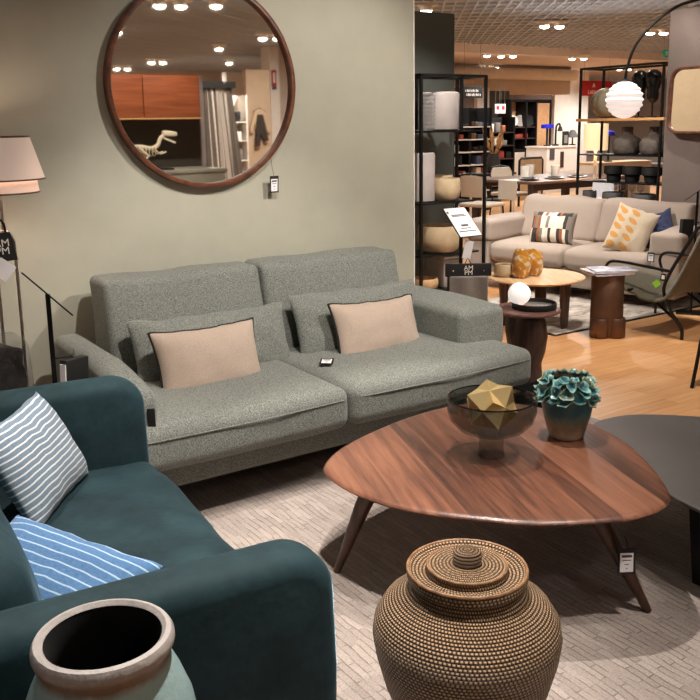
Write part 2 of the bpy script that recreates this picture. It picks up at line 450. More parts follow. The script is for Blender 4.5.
def glaze(name, stops, axis=2, sc=1., rough=.35, bump=.2, n=.12, ns=9, coat=.3):
    """ceramic glaze whose colour changes with height (a fired glaze, not light)"""
    a = N(name); v = a.co('Object'); s = a.n('ShaderNodeSeparateXYZ'); a.l(v, s.inputs[0])
    f = a.math('ADD', a.math('MULTIPLY', s.outputs[axis], sc), a.math('MULTIPLY', a.math('SUBTRACT', a.noise(v, ns, 6, .65), .5), n))
    a.set(Base__Color=a.ramp(f, stops), Roughness=rough, Coat__Weight=coat); a.bump(a.noise(v, 70, 4), bump, .006); return a.m
m_pot = glaze('reactive_teal_glaze', [(.05, (196, 182, 156)), (.2, (142, 132, 108)), (.36, (84, 118, 114)), (.46, (36, 100, 118)), (.75, (50, 102, 104)), (.92, (60, 52, 40))], sc=4.4, n=.34, ns=24)
def petal_glaze(name, c0, c1, c2):
    a = N(name); c = a.n('ShaderNodeTexCoord'); s = a.n('ShaderNodeSeparateXYZ'); a.l(c.outputs['UV'], s.inputs[0])
    f = a.math('ADD', s.outputs[0], a.math('MULTIPLY', a.math('SUBTRACT', a.noise(a.co('Object'), 45, 4), .5), .5))
    a.set(Base__Color=a.ramp(f, [(.15, c0), (.6, c1), (.95, c2)]), Roughness=.3, Coat__Weight=.5); a.bump(a.noise(a.co('Object'), 60, 3), .2, .004); return a.m
m_petal = petal_glaze('petal_glaze', (30, 96, 124), (62, 122, 130), (150, 194, 184))
m_petal2 = petal_glaze('petal_rim_glaze', (34, 84, 104), (84, 112, 100), (176, 190, 168))
m_vase = glaze('weathered_vase_glaze', [(.0, (116, 146, 152)), (.8, (152, 184, 188)), (.918, (160, 190, 192)), (.934, (120, 94, 76)), (.952, (132, 108, 92)), (.968, (174, 167, 164))], sc=1 / .74, n=.022, ns=26, rough=.5, bump=.5)
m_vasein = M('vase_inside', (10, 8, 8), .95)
m_amber = N('amber_glass'); 
_v = m_amber.co('Object'); m_amber.set(Base__Color=m_amber.ramp(m_amber.noise(_v, 13, 2, .5, 1.5), [(.4, (206, 138, 46)), (.52, (228, 176, 92)), (.58, (238, 224, 200))]), Roughness=.12, Coat__Weight=.6, Transmission__Weight=.25); m_amber = m_amber.m
m_stoneb = M('sand_ceramic', (202, 182, 150), .6, col2=(186, 164, 132), vs=9, bump=(60, .2))
m_stoneg = M('grey_stone', (112, 102, 94), .8, col2=(84, 76, 70), vs=14, bump=(40, .5))
m_greyb = M('grey_pot', (92, 92, 92), .7)
m_warmgrey = M('warm_grey_ceramic', (172, 164, 160), .5, col2=(156, 148, 146), vs=5)
m_straw = M('pampas_straw', (196, 158, 108), .9, col2=(160, 120, 78), vs=30)
m_curtain = M('grey_curtain', (128, 118, 108), .9)
m_curtain2 = M('curtain_white_stripe', (214, 204, 192), .9)
m_red = M('red_panel', (170, 30, 34), .5)
m_blue = M('cobalt_blue', (28, 34, 190), .5)
m_tan = M('tan_leather', (176, 120, 66), .6)
m_bone = M('bone_resin', (240, 226, 198), .6)
m_grit = M('crumpled_tulle', (34, 32, 32), .8, col2=(70, 66, 66), vs=18, bump=(22, .8, .03))
MERCH = [M('merch_%s' % n, c, .6) for n, c in (('red', (150, 60, 48)), ('cream', (214, 200, 180)), ('brown', (110, 78, 56)), ('black', (28, 26, 26)), ('grey', (130, 124, 120)), ('white', (232, 226, 220)), ('rust', (176, 104, 66)), ('blue', (70, 84, 110)))]

# ------------------------------------------------------------------ camera
YAW, PIT, ROL = R(33.76), R(11.17), R(.917); FPX, CX, CY, EYE = 882., 350., 299., 1.5
_f = Vector((math.sin(YAW) * math.cos(PIT), math.cos(YAW) * math.cos(PIT), -math.sin(PIT)))
_r = Vector((math.cos(YAW), -math.sin(YAW), 0)); _d = _f.cross(_r)
_r, _d = math.cos(ROL) * _r + math.sin(ROL) * _d, -math.sin(ROL) * _r + math.cos(ROL) * _d
cam = bpy.data.objects.new('camera', bpy.data.cameras.new('camera')); C.objects.link(cam)
cam.matrix_world = Matrix(((_r.x, -_d.x, -_f.x, 0), (_r.y, -_d.y, -_f.y, 0), (_r.z, -_d.z, -_f.z, EYE), (0, 0, 0, 1)))
cam.data.sensor_width = 36; cam.data.lens = FPX / 700 * 36; cam.data.shift_y = -(350 - CY) / 700
cam.data.clip_end = 200
bpy.context.scene.camera = cam
def ray(x, y): return _r * ((x - CX) / FPX) + _d * ((y - CY) / FPX) + _f
def aty(x, y, Y): d = ray(x, y); return Vector((0, 0, EYE)) + d * (Y / d.y)
def atx(x, y, X): d = ray(x, y); return Vector((0, 0, EYE)) + d * (X / d.x)
def atz(x, y, Z): d = ray(x, y); return Vector((0, 0, EYE)) + d * ((Z - EYE) / d.z)

# ------------------------------------------------------------------ setting
WY, WX, PH, CZ = 4.0, 7.0, 2.46, 3.0
st('floor', box(-6, 26, -16, 26, -.1, 0), m_floor)
st('wall_back', box(-2.2, 3.12, WY, WY + .12, 0, PH), m_sage)
st('wall_right', box(WX, WX + .12, 1.6, 5.23, 0, PH), m_taupe)
st('wall_shelf_side', box(3.4, 5.385, 6.3, 6.42, 0, PH), m_char)
st('trim_1', box(3.12, 3.128, WY - .004, WY + .124, 0, PH), m_white)
gr = []
for k in range(-150, 151): gr.append(xf(box(-26, 26, -.011, .011, CZ, CZ + .028), (8 - .79 * k * .14, 0 + .61 * k * .14, 0), (0, 0, math.atan2(.79, .61))))
for k in range(-58, 59): gr.append(xf(box(-26, 26, -.014, .014, CZ + .001, CZ + .029), (8 + .61 * k * .42, 0 + .79 * k * .42, 0), (0, 0, math.atan2(-.61, .79))))
st('ceiling', join(*gr, box(-6, 26, -16, 13.5, CZ + .06, CZ + .1)), m_ceil)
st('ceiling_far', box(-6, 32, 13.6, 28, CZ - .1, CZ + .2), m_ceil2)
st('trim_2', box(-6, 32, 13.4, 13.62, CZ - .16, CZ + .2), m_ceil2)
st('wall_far', box(6, 34, 23, 23.2, 0, CZ), m_far)
st('wall_far_right', box(27, 27.2, 0, 24, 0, CZ), m_far)
st('trim_3', box(9, 18.2, 16.6, 17.2, 2.2, CZ - .1), m_far)
st('trim_4', xf(tube([(0, 0, 0), (7.2, 0, 0)], .14, 16), (11, 16.45, 2.68)), m_white)
st('wall_column', box(aty(554.5, 110, 17.9).x, aty(588, 110, 17.9).x, 17.9, 18.9, 0, CZ - .1), m_white)

# ------------------------------------------------------------------ grey sofa
def seam(pts, r, name, m, parent, closed=False, **k): return mk(name, tube(pts, r, 6, closed), m, parent, **k)
S = T('sofa', 'grey tweed two-seat sofa with deep seats standing along the sage wall', 'sofa', (1.95, 3.4, 0))
mk('base', soft(-.90, .99, -.34, .47, .125, .29, .02), m_sofa, S)
for x in (-.88, .9):
    for y in (-.2, .4): mk('leg', soft(x - .03, x + .03, y - .03, y + .03, .0125 if y < 0 else 0, .14, .006), m_blackm, S)
mk('back_frame', soft(-.745, .82, .38, .53, .2, .72, .05), m_sofa, S)
for i, (x0, x1) in enumerate(((-.965, -.012), (.0, 1.045))):
    c = mk('seat_cushion', warp(soft(x0, x1, -.5, .34, .262, .44, .048, 12, 4, (.010, .010, .016), .004, 4, i), lambda p: p), m_sofa, S)
    seam([(x0 + .01, -.470, .392), (x0 + .04, -.501, .392)] + [(x0 + .04 + (x1 - x0 - .08) * k / 12, -.5035 - .012 * math.sin(PI * k / 12), .392) for k in range(1, 12)] + [(x1 - .04, -.501, .392), (x1 - .01, -.470, .392)], .0032, 'seam', m_sofa, c)
for s in (-1, 1):
    def lean(p, s=s): return Vector((p.x, p.y, p.z - (.03 if s < 0 else .004) * max(0, (-.1 - p.y)) / (.1 if s > 0 else .22) * (1 if p.z > .5 else 0)))
    a = mk('arm', warp(soft(*sorted((s * (.79 if s > 0 else .825), s * (1.085 if s > 0 else .95))), -.26 if s > 0 else -.46, .45, .40, .618, .042, 8, 4, (.005, .0, .005), .006, 4, s + 3), lean), m_sofa, S)
    mk('arm_base', soft(*sorted((s * .86, s * (1.06 if s > 0 else .935))), -.2 if s > 0 else -.4, .46, .16, .42, .03), m_sofa, a)
for i, (x0, x1) in enumerate(((-.755, .01), (.02, .83))):
    def lb(p): 
        t = (p.z - .42) / .44
        return Vector((p.x, p.y + .11 * t, p.z + .006 * noise.noise(Vector((p.x * 5, 3, i))) * t))
    mk('back_cushion', warp(soft(x0, x1, .2, .40, .42, .852, .03, 14, 4, (.003, .022, .0), .010, 4, i + 7), lb), m_sofa, S)
lt = mk('brand_tab', soft(-.002, .002, -.014, .014, -.036, .036, .001), m_blackm, S, (-.862, -.471, .475), rot=(0, R(-8), R(62)), label='black fabric tab sewn on sofa seat edge')

def cushion(label, w, h, t, m, loc, rot, seed=0, pinch=.05, wr=.007, pipe=None, name='scatter_cushion', cat='cushion', group=None, nu=26, nv=18, sag=0):
    s, rim = pillow(w, h, t, pinch, wr, seed, nu, nv, sag)
    if not pipe: return mk(name, s, m, loc=loc, rot=rot, label=label, cat=cat, group=group)
    o = T(name, label, cat, loc, rot=rot, group=group)
    mk('cover', s, m, o); mk('piping', tube(rim, .0055, 6, True), pipe, o, label='dark piped edge'); return o
cushion('long grey tweed cushion leaning on left back cushion, behind blush pillow', .78, .31, .17, m_sofa, (1.625, 3.53, .54), (R(-20), R(1.2), R(3)), 1, .04, .012, group='grey lumbar cushions on the grey sofa')
cushion('long grey tweed cushion leaning on right back cushion, behind blush pillow', .79, .345, .17, m_sofa, (2.43, 3.54, .545), (R(-20), R(1), R(3)), 2, .04, .012, group='grey lumbar cushions on the grey sofa')
cushion('blush linen pillow with dark piping on left half of grey sofa', .50, .33, .15, m_pink, (1.523, 3.36, .512), (R(-20), R(1), R(4)), 3, .075, .006, m_blackm, group='blush piped pillows on the grey sofa')
cushion('blush linen pillow with dark piping on right half of grey sofa', .53, .305, .15, m_pink, (2.43, 3.40, .52), (R(-20), R(2.5), R(5)), 5, .075, .007, m_blackm, group='blush piped pillows on the grey sofa')

def price_tag(label, loc, rot, w=.05, h=.07, string=None, group=None):
    o = T('price_tag', label, 'price tag', loc, rot=rot, group=group)
    mk('card', soft(-w / 2, w / 2, -.001, .001, -h / 2, h / 2, .0008), m_blackm, o)
    p = mk('printed_panel', box(-w * .37, w * .37, -.0016, -.0011, -h * .42, h * .32), m_card, o)
    for i in range(4):
        b = (.24, .2, .1, .04)[i]; z = h * (.2 - .16 * i)
        mk('print', box(-w * b * 1.2, w * b * 1.2, -.0021, -.0017, z - h * (.05 if i in (0,) else .015), z + h * (.04 if i in (0,) else .015)), m_ink, p)
    if string: mk('string', tube([(0, 0, h * .46)] + string, .0011, 5), m_blackm, o)
    return o
price_tag('small price card lying flat on grey sofa between its cushions', (2.035, 3.24, .463), (R(-87), 0, R(-38)), .06, .08)

# ------------------------------------------------------------------ teal sofa
Q = T('sofa', 'teal velvet two-seat sofa with square rounded arms in left foreground', 'sofa', (.472, 2.105, 0), R(-4.3))
mk('base', soft(-.44, .40, -.60, .60, .12, .25, .02), m_teal, Q)
for x in (-.36, .33):
    for y in (-.52, .52): mk('leg', rod((x, y, .13), (x, y, .0125), .022, 10, .014), m_blackm, Q)
def arm_shape(x0, x1, z0, z1, r, t):
    o = [(x0, z0), (x1 - .03, z0)] + [(x1 + .012, z0 + (z1 - z0) * .25), (x1 + .016, z0 + (z1 - z0) * .5)]
    o += [(x1 - r + (r + .01) * math.cos(R(a)), z1 - r + r * math.sin(R(a))) for a in range(0, 91, 9)]
    o += [(x0 + (x1 - x0) * .45, z1 + .002), (x0 + .06, z1 + .004), (x0, z1 - .05)]
    e = .045; pr = [(e * (1 - math.sin(R(a))), -t / 2 + e * (1 - math.cos(R(a)))) for a in (0, 22, 45, 68, 90)]
    pr += [(p, -z) for p, z in reversed(pr)]
    s = slab(o, pr)
    return warp(s, lambda p: Vector((p.x, p.z, p.y)))
def fl(s): return (s[0], [tuple(reversed(f)) for f in s[1]], s[2])
for y in (-.645, .645):
    a = mk('arm', xf(fl(arm_shape(-.5, .45, .14, .68 if y < 0 else .712, .095, .13)), (0, y, 0)), m_teal, Q)
mk('back', soft(-.52, -.36, -.62, .62, .14, .70, .06, 6, 4), m_teal, Q)
mk('seat_cushion', soft(-.36, .462, -.575, .575, .245, .452, .055, 16, 4, (.012, 0, .024), .016, 6, 4), m_teal, Q)
for y0, y1 in ((-.57, -.0), (.005, .57)):
    mk('back_cushion', warp(soft(-.27, -.06, y0, y1, .42, .74, .07, 8, 4, (.03, .01, .015), .01, 5, 2), lambda p: Vector((p.x - .06 * (p.z - .42) / .32, p.y, p.z))), m_teal, Q)
def frame_mat(o, x, n):
    """rotation with local X = x and local -Y ~ n (front)"""
    x = Vector(x).normalized(); y = -(Vector(n) - x * Vector(n).dot(x)).normalized(); z = x.cross(y)
    return Matrix(((x.x, y.x, z.x), (x.y, y.y, z.y), (x.z, y.z, z.z))).to_euler()
def cushion_between(label, a, b, upv, h, t, m, seed, **k):
    """cushion whose bottom edge runs a -> b and whose face plane contains upv"""
    a, b, u = Vector(a), Vector(b), Vector(upv); x = (b - a).normalized(); u = (u - x * u.dot(x)).normalized()
    n = x.cross(u)
    c = (a + b) / 2 + u * h / 2
    return cushion(label, (b - a).length, h, t, m, c, frame_mat(None, x, n), seed, **k)
cushion_between('pale blue cushion with white stripes standing at far end of teal sofa', (.505, 2.235, .468), (.748, 2.58, .46), (-.26, .15, .55), .30, .13, m_str1, 6, pinch=.06, wr=.004)
cushion_between('deep blue striped cushion slumped against near arm of teal sofa', (.235, 1.99, .478), (.455, 1.63, .432), (.75, .46, .47), .25, .14, m_str2, 9, pinch=.05, wr=.004)

# ------------------------------------------------------------------ rugs
def rug(name, label, x0, x1, y0, y1, m, t=.012):
    o = T(name, label, 'rug', (0, 0, 0)); mk('pile', soft(x0, x1, y0, y1, .0005, t, .005, 1, 2), m, o); return o
rg = rug('area_rug', 'beige ridged wool rug under the coffee tables and grey sofa', -.6, 3.42, .8, 3.32, m_rug)
mk('bound_edge', join(box(3.415, 3.432, .8, 3.32, .001, .009), box(-.6, 3.43, 3.315, 3.332, .001, .009)), m_cream, rg, label='woven edge binding')
rg = rug('area_rug', 'mottled grey rug under pale round coffee table and beige sofa', 4.62, 6.97, 4.28, 5.56, m_farrug, .01)
mk('bound_edge', join(box(4.6, 6.97, 4.262, 4.282, .001, .008), box(4.6, 4.622, 4.28, 5.56, .001, .008)), m_blackm, rg, label='dark edge binding')

# ------------------------------------------------------------------ walnut coffee table
out = [(1.435, 2.25), (1.46, 2.36), (1.53, 2.435), (1.645, 2.505), (1.8, 2.562), (2.0, 2.612), (2.2, 2.627), (2.37, 2.585), (2.48, 2.47), (2.53, 2.3), (2.52, 2.129), (2.468, 1.94), (2.36, 1.75), (2.24, 1.59), (2.16, 1.53), (2.06, 1.515), (1.95, 1.54), (1.745, 1.653), (1.64, 1.76), (1.54, 1.885), (1.475, 2.005), (1.44, 2.14)]
out = [(p.x, p.y) for p in smooth_line([(x - 2.0, y - 2.1, 0) for x, y in reversed(out)], 4, True)]
K = T('coffee_table', 'walnut rounded-triangle coffee table with three splayed legs in the centre', 'coffee table', (2.0, 2.1, .012))
TP = .368
mk('table_top', slab(out, [(.075, TP - .042), (.03, TP - .03), (.008, TP - .019), (0, TP - .011), (.003, TP - .005), (.012, TP - .0015), (.03, TP)]), m_walnut, K, sharp=60)
legs = [((-.46, .10), (-.515, .228)), ((0.0, -.42), (.13, -.54)), ((.36, .34), (.44, .43))]
for (ax, ay), (bx_, by_) in legs:
    mk('leg', tube([(ax, ay, TP - .036), (ax + (bx_ - ax) * .3, ay + (by_ - ay) * .3, (TP - .036) * .72), (bx_, by_, .002)], [.030, .0255, .0125], 12), m_walleg, K)
def wpos(px, py, z): return (px, py, z)
ZT = TP + .012
a = price_tag('black price tag tied to right front leg of walnut table', (2.025, 1.567, .21), (R(-4), 0, R(-32)), .054, .08, [(.008, .02, .05), (.01, .05, .056)])

# smoked bowl with gold ornament
B = T('footed_bowl', 'smoked glass footed bowl holding a gold ornament on walnut table', 'bowl', (1.985, 2.115, ZT))
mk('bowl', lathe([(0, .078), (.03, .079), (.075, .084), (.115, .102), (.142, .132), (.151, .165), (.151, .205), (.1485, .208), (.146, .205), (.146, .166), (.136, .136), (.11, .109), (.072, .092), (.03, .087), (0, .086)], 56), m_smoke, B)
mk('foot', lathe([(0, 0), (.043, 0), (.046, .004), (.045, .012), (.042, .03), (.042, .062), (.045, .074), (.05, .0795), (0, .0795)], 40), m_footg, B, label='clear glass foot')
mk('rim', tube([(.1485 * math.cos(2 * PI * i / 72), .1485 * math.sin(2 * PI * i / 72), .2065) for i in range(72)], .0026, 8, True), m_smoke2, B)
def stella(c):
    """cube and octahedron growing through each other"""
    oc = [(2 * c, 0, 0), (-2 * c, 0, 0), (0, 2 * c, 0), (0, -2 * c, 0), (0, 0, 2 * c), (0, 0, -2 * c)]
    return join(box(-c, c, -c, c, -c, c), shp(oc, [(0, 2, 4), (2, 1, 4), (1, 3, 4), (3, 0, 4), (2, 0, 5), (1, 2, 5), (3, 1, 5), (0, 3, 5)]))
mk('geometric_ornament', stella(.054), m_brass, loc=(1.985, 2.115, ZT + .178), rot=(R(33), R(28), R(-12)), label='faceted gold star ornament lying in smoked glass bowl', cat='ornament', sharp=5)

# petal vase
V_ = T('ceramic_vase', 'teal glazed ceramic pot ringed with clay petals on walnut table', 'vase', (2.338, 2.10, ZT))
mk('body', lathe([(0, 0), (.058, 0), (.063, .004), (.074, .04), (.087, .085), (.095, .13), (.096, .155), (.088, .19), (.076, .212), (.068, .21), (.064, .2), (.078, .165), (.085, .14), (.07, .06), (0, .03)], 44), m_pot, V_)
V_.scale = (.98, .98, 1.03)
rp = random.Random(5)
def petal(w, l, cup, sd):
    """wavy little clay cup: u = distance from its middle (colours the rim)"""
    V, F, U = [(0, 0, 0)], [], []; n, m = 16, 4
    for j in range(1, m + 1):
        t = j / m
        for i in range(n):
            a = 2 * PI * i / n; wob = 1 + (.16 * math.sin(3 * a + sd) + .09 * math.sin(5 * a + 2 * sd)) * t
            V.append((w * t * math.cos(a) * wob, l * t * math.sin(a) * wob, cup * t ** 1.6 + .0045 * math.sin(4 * a + sd) * t * t))
    for i in range(n): F.append((0, 1 + i, 1 + (i + 1) % n)); U.append([(0, 0), (1 / m, 0), (1 / m, 0)])
    for j in range(m - 1):
        for i in range(n): k = (i + 1) % n; F.append((1 + j * n + i, 1 + (j + 1) * n + i, 1 + (j + 1) * n + k, 1 + j * n + k)); U.append([((j + 1) / m, 0), ((j + 2) / m, 0), ((j + 2) / m, 0), ((j + 1) / m, 0)])
    nv = len(V); V += [(x * .98, y * .98, z - .005) for x, y, z in V]; o = 1 + (m - 1) * n
    F2 = [tuple(reversed([q + nv for q in f])) for f in F]; U2 = [list(reversed(u)) for u in U]
    F3 = [(o + i, o + nv + i, o + nv + (i + 1) % n, o + (i + 1) % n) for i in range(n)]
    return (V, F + F2 + F3, U + U2 + [[(1, 0)] * 4] * n)
for row, (z, rad, cnt, tilt, sz) in enumerate(((.148, .096, 13, 30, .025), (.176, .094, 12, 40, .024), (.200, .084, 11, 42, .023), (.214, .072, 8, 16, .020))):
    for i in range(cnt):
        a = 2 * PI * (i + .5 * (row % 2) + rp.uniform(-.22, .22)) / cnt; t = R(tilt + rp.uniform(-22, 18)); zz = z + rp.uniform(-.008, .008)
        p = petal(sz * rp.uniform(.8, 1.1), sz * rp.uniform(.8, 1.15), .010, rp.uniform(0, 6))
        Mx = Matrix.Translation((rad * math.cos(a), rad * math.sin(a), zz)) @ Matrix.Rotation(a, 4, 'Z') @ Matrix.Rotation(t, 4, 'Y')
        mk('petal', ([tuple(Mx @ Vector(q)) for q in p[0]], p[1], p[2]), m_petal if (i * 7 + row) % 5 else m_petal2, V_)

# black nesting table
o2 = [(2.28, 1.5), (2.34, 1.75), (2.45, 2.05), (2.6, 2.21), (2.75, 2.235), (2.9, 2.17), (3.08, 1.97), (3.2, 1.7), (3.1, 1.4), (2.8, 1.15), (2.5, 1.1), (2.33, 1.25)]
o2 = [(p.x, p.y) for p in smooth_line([(x - 2.75, y - 1.7, 0) for x, y in reversed(o2)], 5, True)]
Bt = T('coffee_table', 'dark grey metal nesting table tucked under walnut table edge at right', 'coffee table', (2.75, 1.7, .012))
mk('table_top', slab(o2, [(.006, .303), (0, .306), (0, .315), (.003, .318)]), m_darkm, Bt)
for (ax, ay), (bx_, by_) in (((-.40, -.13), (-.352, -.13)), ((.3, -.3), (.27, -.27)), ((-.05, .42), (-.05, .38))):
    mk('leg', bar((ax, ay, .304), (bx_, by_, .001), .036, .014), m_black, Bt)

# low black box table behind the bowl
G = T('low_table', 'low black metal box table standing behind the glass bowl', 'side table', (2.86, 2.70, .012))
mk('table_top', soft(-.16, .16, -.12, .12, .285, .30, .004), m_soot, G)
mk('cabinet', soft(-.15, .15, -.11, .11, .02, .286, .006), m_blackm, G)
for x in (-.12, .12):
    for y in (-.08, .08): mk('foot', box(x - .012, x + .012, y - .012, y + .012, 0, .022), m_black, G)

# rattan basket
W = T('lidded_basket', 'round woven rattan basket with knobbed lid in right foreground', 'basket', (1.288, 1.448, .012))
mk('body', lathe([(0, 0), (.12, 0), (.14, .012), (.178, .09), (.212, .17), (.235, .25), (.243, .30), (.238, .335), (.216, .37), (.182, .395), (.157, .408), (.147, .42), (.145, .438), (.14, .438), (.138, .42), (.1, .40), (0, .39)], 72), m_rat, W)
ld = mk('lid', lathe([(.147, .437), (.153, .441), (.155, .458), (.152, .466), (.146, .466), (.140, .460), (.104, .456), (.102, .470), (.098, .474), (.04, .477), (.036, .478), (.037, .502), (.033, .509), (.02, .512), (0, .513)], 64), m_ratlid, W)
mk('rim', tube([(.151 * math.cos(2 * PI * i / 60), .151 * math.sin(2 * PI * i / 60), .4655) for i in range(60)], .0045, 8, True), m_cane, ld)
mk('ring', tube([(.101 * math.cos(2 * PI * i / 60), .101 * math.sin(2 * PI * i / 60), .4735) for i in range(60)], .0035, 8, True), m_cane, ld)

W.scale = (.925, .925, .985)
# big vase
VS = T('floor_vase', 'tall weathered blue-grey ceramic floor vase beside the teal sofa arm', 'vase', (.352, 1.205, .012))
VS.scale = (.9, .9, 1.03)
pr = [(0, 0), (.10, 0), (.115, .01), (.14, .15), (.158, .32), (.162, .44), (.155, .54), (.142, .61), (.125, .65), (.110, .678), (.106, .689), (.108, .698), (.114, .704), (.117, .711), (.116, .719), (.111, .726), (.103, .728), (.096, .722), (.093, .70), (.094, .67), (.12, .60), (.14, .5), (.14, .3), (.1, .03), (0, .02)]
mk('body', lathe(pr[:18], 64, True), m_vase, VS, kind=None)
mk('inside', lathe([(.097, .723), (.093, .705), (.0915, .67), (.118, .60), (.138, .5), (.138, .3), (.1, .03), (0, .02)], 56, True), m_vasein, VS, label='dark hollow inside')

# ------------------------------------------------------------------ round wall mirror and its tag
MC = Vector((1.845, 3.975, 1.698)); MR = .4875
Mi = T('wall_mirror', 'large round mirror in a walnut frame hanging on the sage wall', 'mirror', tuple(MC), rot=(R(90), 0, 0))
mk('frame', xf(lathe([(MR, -.023), (MR, .020), (MR - .006, .024), (MR - .018, .024), (MR - .022, .020), (MR - .022, -.004), (MR - .03, -.023)], 120)), m_frame, Mi)
mk('glass', lathe([(0, -.004), (MR - .0225, -.004), (MR - .0225, .000), (0, .000)], 120), m_mirror, Mi)
price_tag('black price tag dangling on a thread below the round mirror', (2.192, 3.955, 1.21), (R(4), 0, 0), .05, .085, [(-.006, .01, .08), (-.012, .02, .15)])

# ------------------------------------------------------------------ left lamp, sign, bag
Lp = T('floor_lamp', 'floor lamp with two-tier blush shade at left edge by the wall', 'lamp', (.808, 3.70, 0))
mk('pole', tube(smooth_line([(.038, 0, .02), (.038, 0, .5), (.038, 0, 1.0), (.030, 0, 1.075), (0, 0, 1.105), (-.030, 0, 1.075), (-.038, 0, 1.0), (-.038, 0, .5), (-.038, 0, .02)], 6), .0065, 8), m_steel, Lp)
mk('stem', rod((0, 0, 1.1), (0, 0, 1.40), .006), m_steel, Lp)
mk('base', lathe([(0, 0), (.13, 0), (.13, .012), (.125, .018), (0, .02)], 40), m_blackm, Lp)
for nm, r0, r1, z0, z1 in (('upper_shade', .175, .128, 1.31, 1.475), ('lower_shade', .150, .14, 1.258, 1.33)):
    s_ = mk(nm, lathe([(r0, z0), (r1, z1), (r1 - .003, z1), (r0 - .003, z0)], 56, True), m_lampshade, Lp)
    for r, z in ((r0, z0), (r1, z1))[:2 if nm[0] == 'u' else 1]:
        mk('trim_band', tube([(r * math.cos(2 * PI * i / 56), r * math.sin(2 * PI * i / 56), z) for i in range(56)], .0035, 6, True), m_frame, s_, label='dark bias trim')
H_ = T('hanging_sign', 'black bag-shaped hang sign looped on the floor lamp pole', 'sign', (.778, 3.668, 1.04), rot=(0, R(-4), R(-6)))
mk('panel', slab([(-.06, -.055), (.064, -.055), (.05, .06), (-.05, .06)], [(.001, -.003), (0, -.002), (0, .002), (.001, .003)]), m_blackm, H_, rot=(R(90), 0, 0))
mk('loop', tube(smooth_line([(-.035, 0, .055), (-.03, 0, .10), (0, .0, .125), (.03, 0, .10), (.035, 0, .055)], 5), .0045, 6), m_black, H_)
txt('lettering', 'AM\nPM', .042, m_whitetx, H_, (.012, -.0045, .002), (R(90), 0, 0), 1, .75)
cd = T('label_card', 'plain white square card hanging cornerwise under the hang sign', 'card', (.785, 3.66, .955), rot=(0, R(40), R(-8)))
mk('card', box(-.036, .036, -.0008, .0008, -.036, .036), m_card, cd); mk('string', tube([(-.036, 0, .036), (-.03, .004, .06)], .001, 5), m_blackm, cd)

def sign_stand(label, loc, rz, h, hang=True):
    o = T('sign_stand', label, 'sign stand', loc, rz)
    mk('base', soft(-.11, .11, -.09, .09, 0, .008, .003), m_black, o)
    mk('pole', box(-.0085, .0085, -.0085, .0085, .006, h), m_black, o)
    for s, z in ((1, h - .24), (-1, h - .345)):
        k = mk('hook', rod((0, 0, z), (s * .07, 0, z + .004), .0045), m_black, o); mk('hook_end', rod((s * .07, 0, z + .004), (s * .075, 0, z + .016), .0035), m_steel, k)
    return o
sl = sign_stand('black sign stand with edge-on tilted plate left of grey sofa', (.835, 3.22, 0), R(-14.5), .915)
mk('plate', xf(xf(soft(-.115, .115, -.09, .09, -.003, .003, .002), rot=(0, R(46), 0)), (0, 0, .915), (R(-10), 0, 0)), m_black, sl)
bk = T('swatch_book', 'small black swatch booklet hanging from left sign stand hook', 'booklet', (.904, 3.20, .60), rot=(0, R(3), R(28)))
mk('cover', soft(-.055, .055, -.018, .018, -.07, .07, .004), m_blackm, bk); mk('pages', box(-.058, -.054, -.014, .014, -.055, .055), m_card, bk)
mk('ring', tube([(.0, .0, .068), (-.005, 0, .09), (.0, 0, .105)], .002, 5), m_steel, bk)
Bg = T('plastic_bag', 'tall clear plastic bag of crumpled black tulle beside floor lamp', 'bag', (.70, 3.52, 0))
def crump(p): return p + Vector((noise.noise(p * 9), noise.noise(p * 9 + Vector((7, 0, 0))), noise.noise(p * 9 + Vector((0, 9, 0))))) * .035
mk('tulle', warp(soft(-.12, .085, -.08, .08, .01, .685, .05, 16, 3), crump), m_grit, Bg, sharp=180)
mk('film', warp(soft(-.15, .118, -.105, .105, .002, .715, .03, 10, 3), lambda p: Vector((p.x - .03 * (p.z > .3) * (p.z - .3), p.y, p.z)) + Vector((1, 1, 0)) * .008 * noise.noise(p * 8)), m_bagfilm, Bg)

# ------------------------------------------------------------------ round side table with tray and globe lamp
Sd = T('side_table', 'dark wood side table with round top beside grey sofa arm', 'side table', (3.425, 3.39, 0))
mk('table_top', lathe([(0, .478), (.165, .478), (.182, .484), (.186, .492), (.182, .5), (.17, .503), (0, .503)], 60), m_dktop, Sd)
def ped(p):
    a = math.atan2(p.y, p.x); k = 1 + .26 * math.cos(2 * a + 3 + p.z * 1.2) * (1 if p.z > .02 else .6) + .07 * math.sin(3 * a + p.z * 17)
    return Vector((p.x * k, p.y * k, p.z))
mk('pedestal', warp(lathe([(0, 0), (.09, 0), (.098, .01), (.092, .12), (.082, .2), (.096, .27), (.11, .36), (.108, .45), (.09, .479), (0, .479)], 48), ped), m_dkwood, Sd)
Ty = T('tray', 'round black rimmed tray on top of dark wood side table', 'tray', (3.455, 3.36, .503))
mk('tray_base', lathe([(0, 0), (.117, 0), (.12, .004), (.12, .03), (.118, .033), (.113, .033), (.111, .01), (0, .009)], 56), m_blackm, Ty)
mk('tray_insert', lathe([(0, .0095), (.109, .0095), (.109, .014), (0, .014)], 48), M('tray_steel', (170, 158, 150), .25, .6), Ty)
Gl = T('table_lamp', 'small glowing white globe lamp standing in the black tray', 'lamp', (3.38, 3.40, .5175))
mk('globe', xf(ball(.061, 32, 20), (0, 0, .068)), m_globe, Gl); mk('base', lathe([(0, 0), (.032, 0), (.034, .004), (.03, .009), (0, .01)], 28), m_brass, Gl)

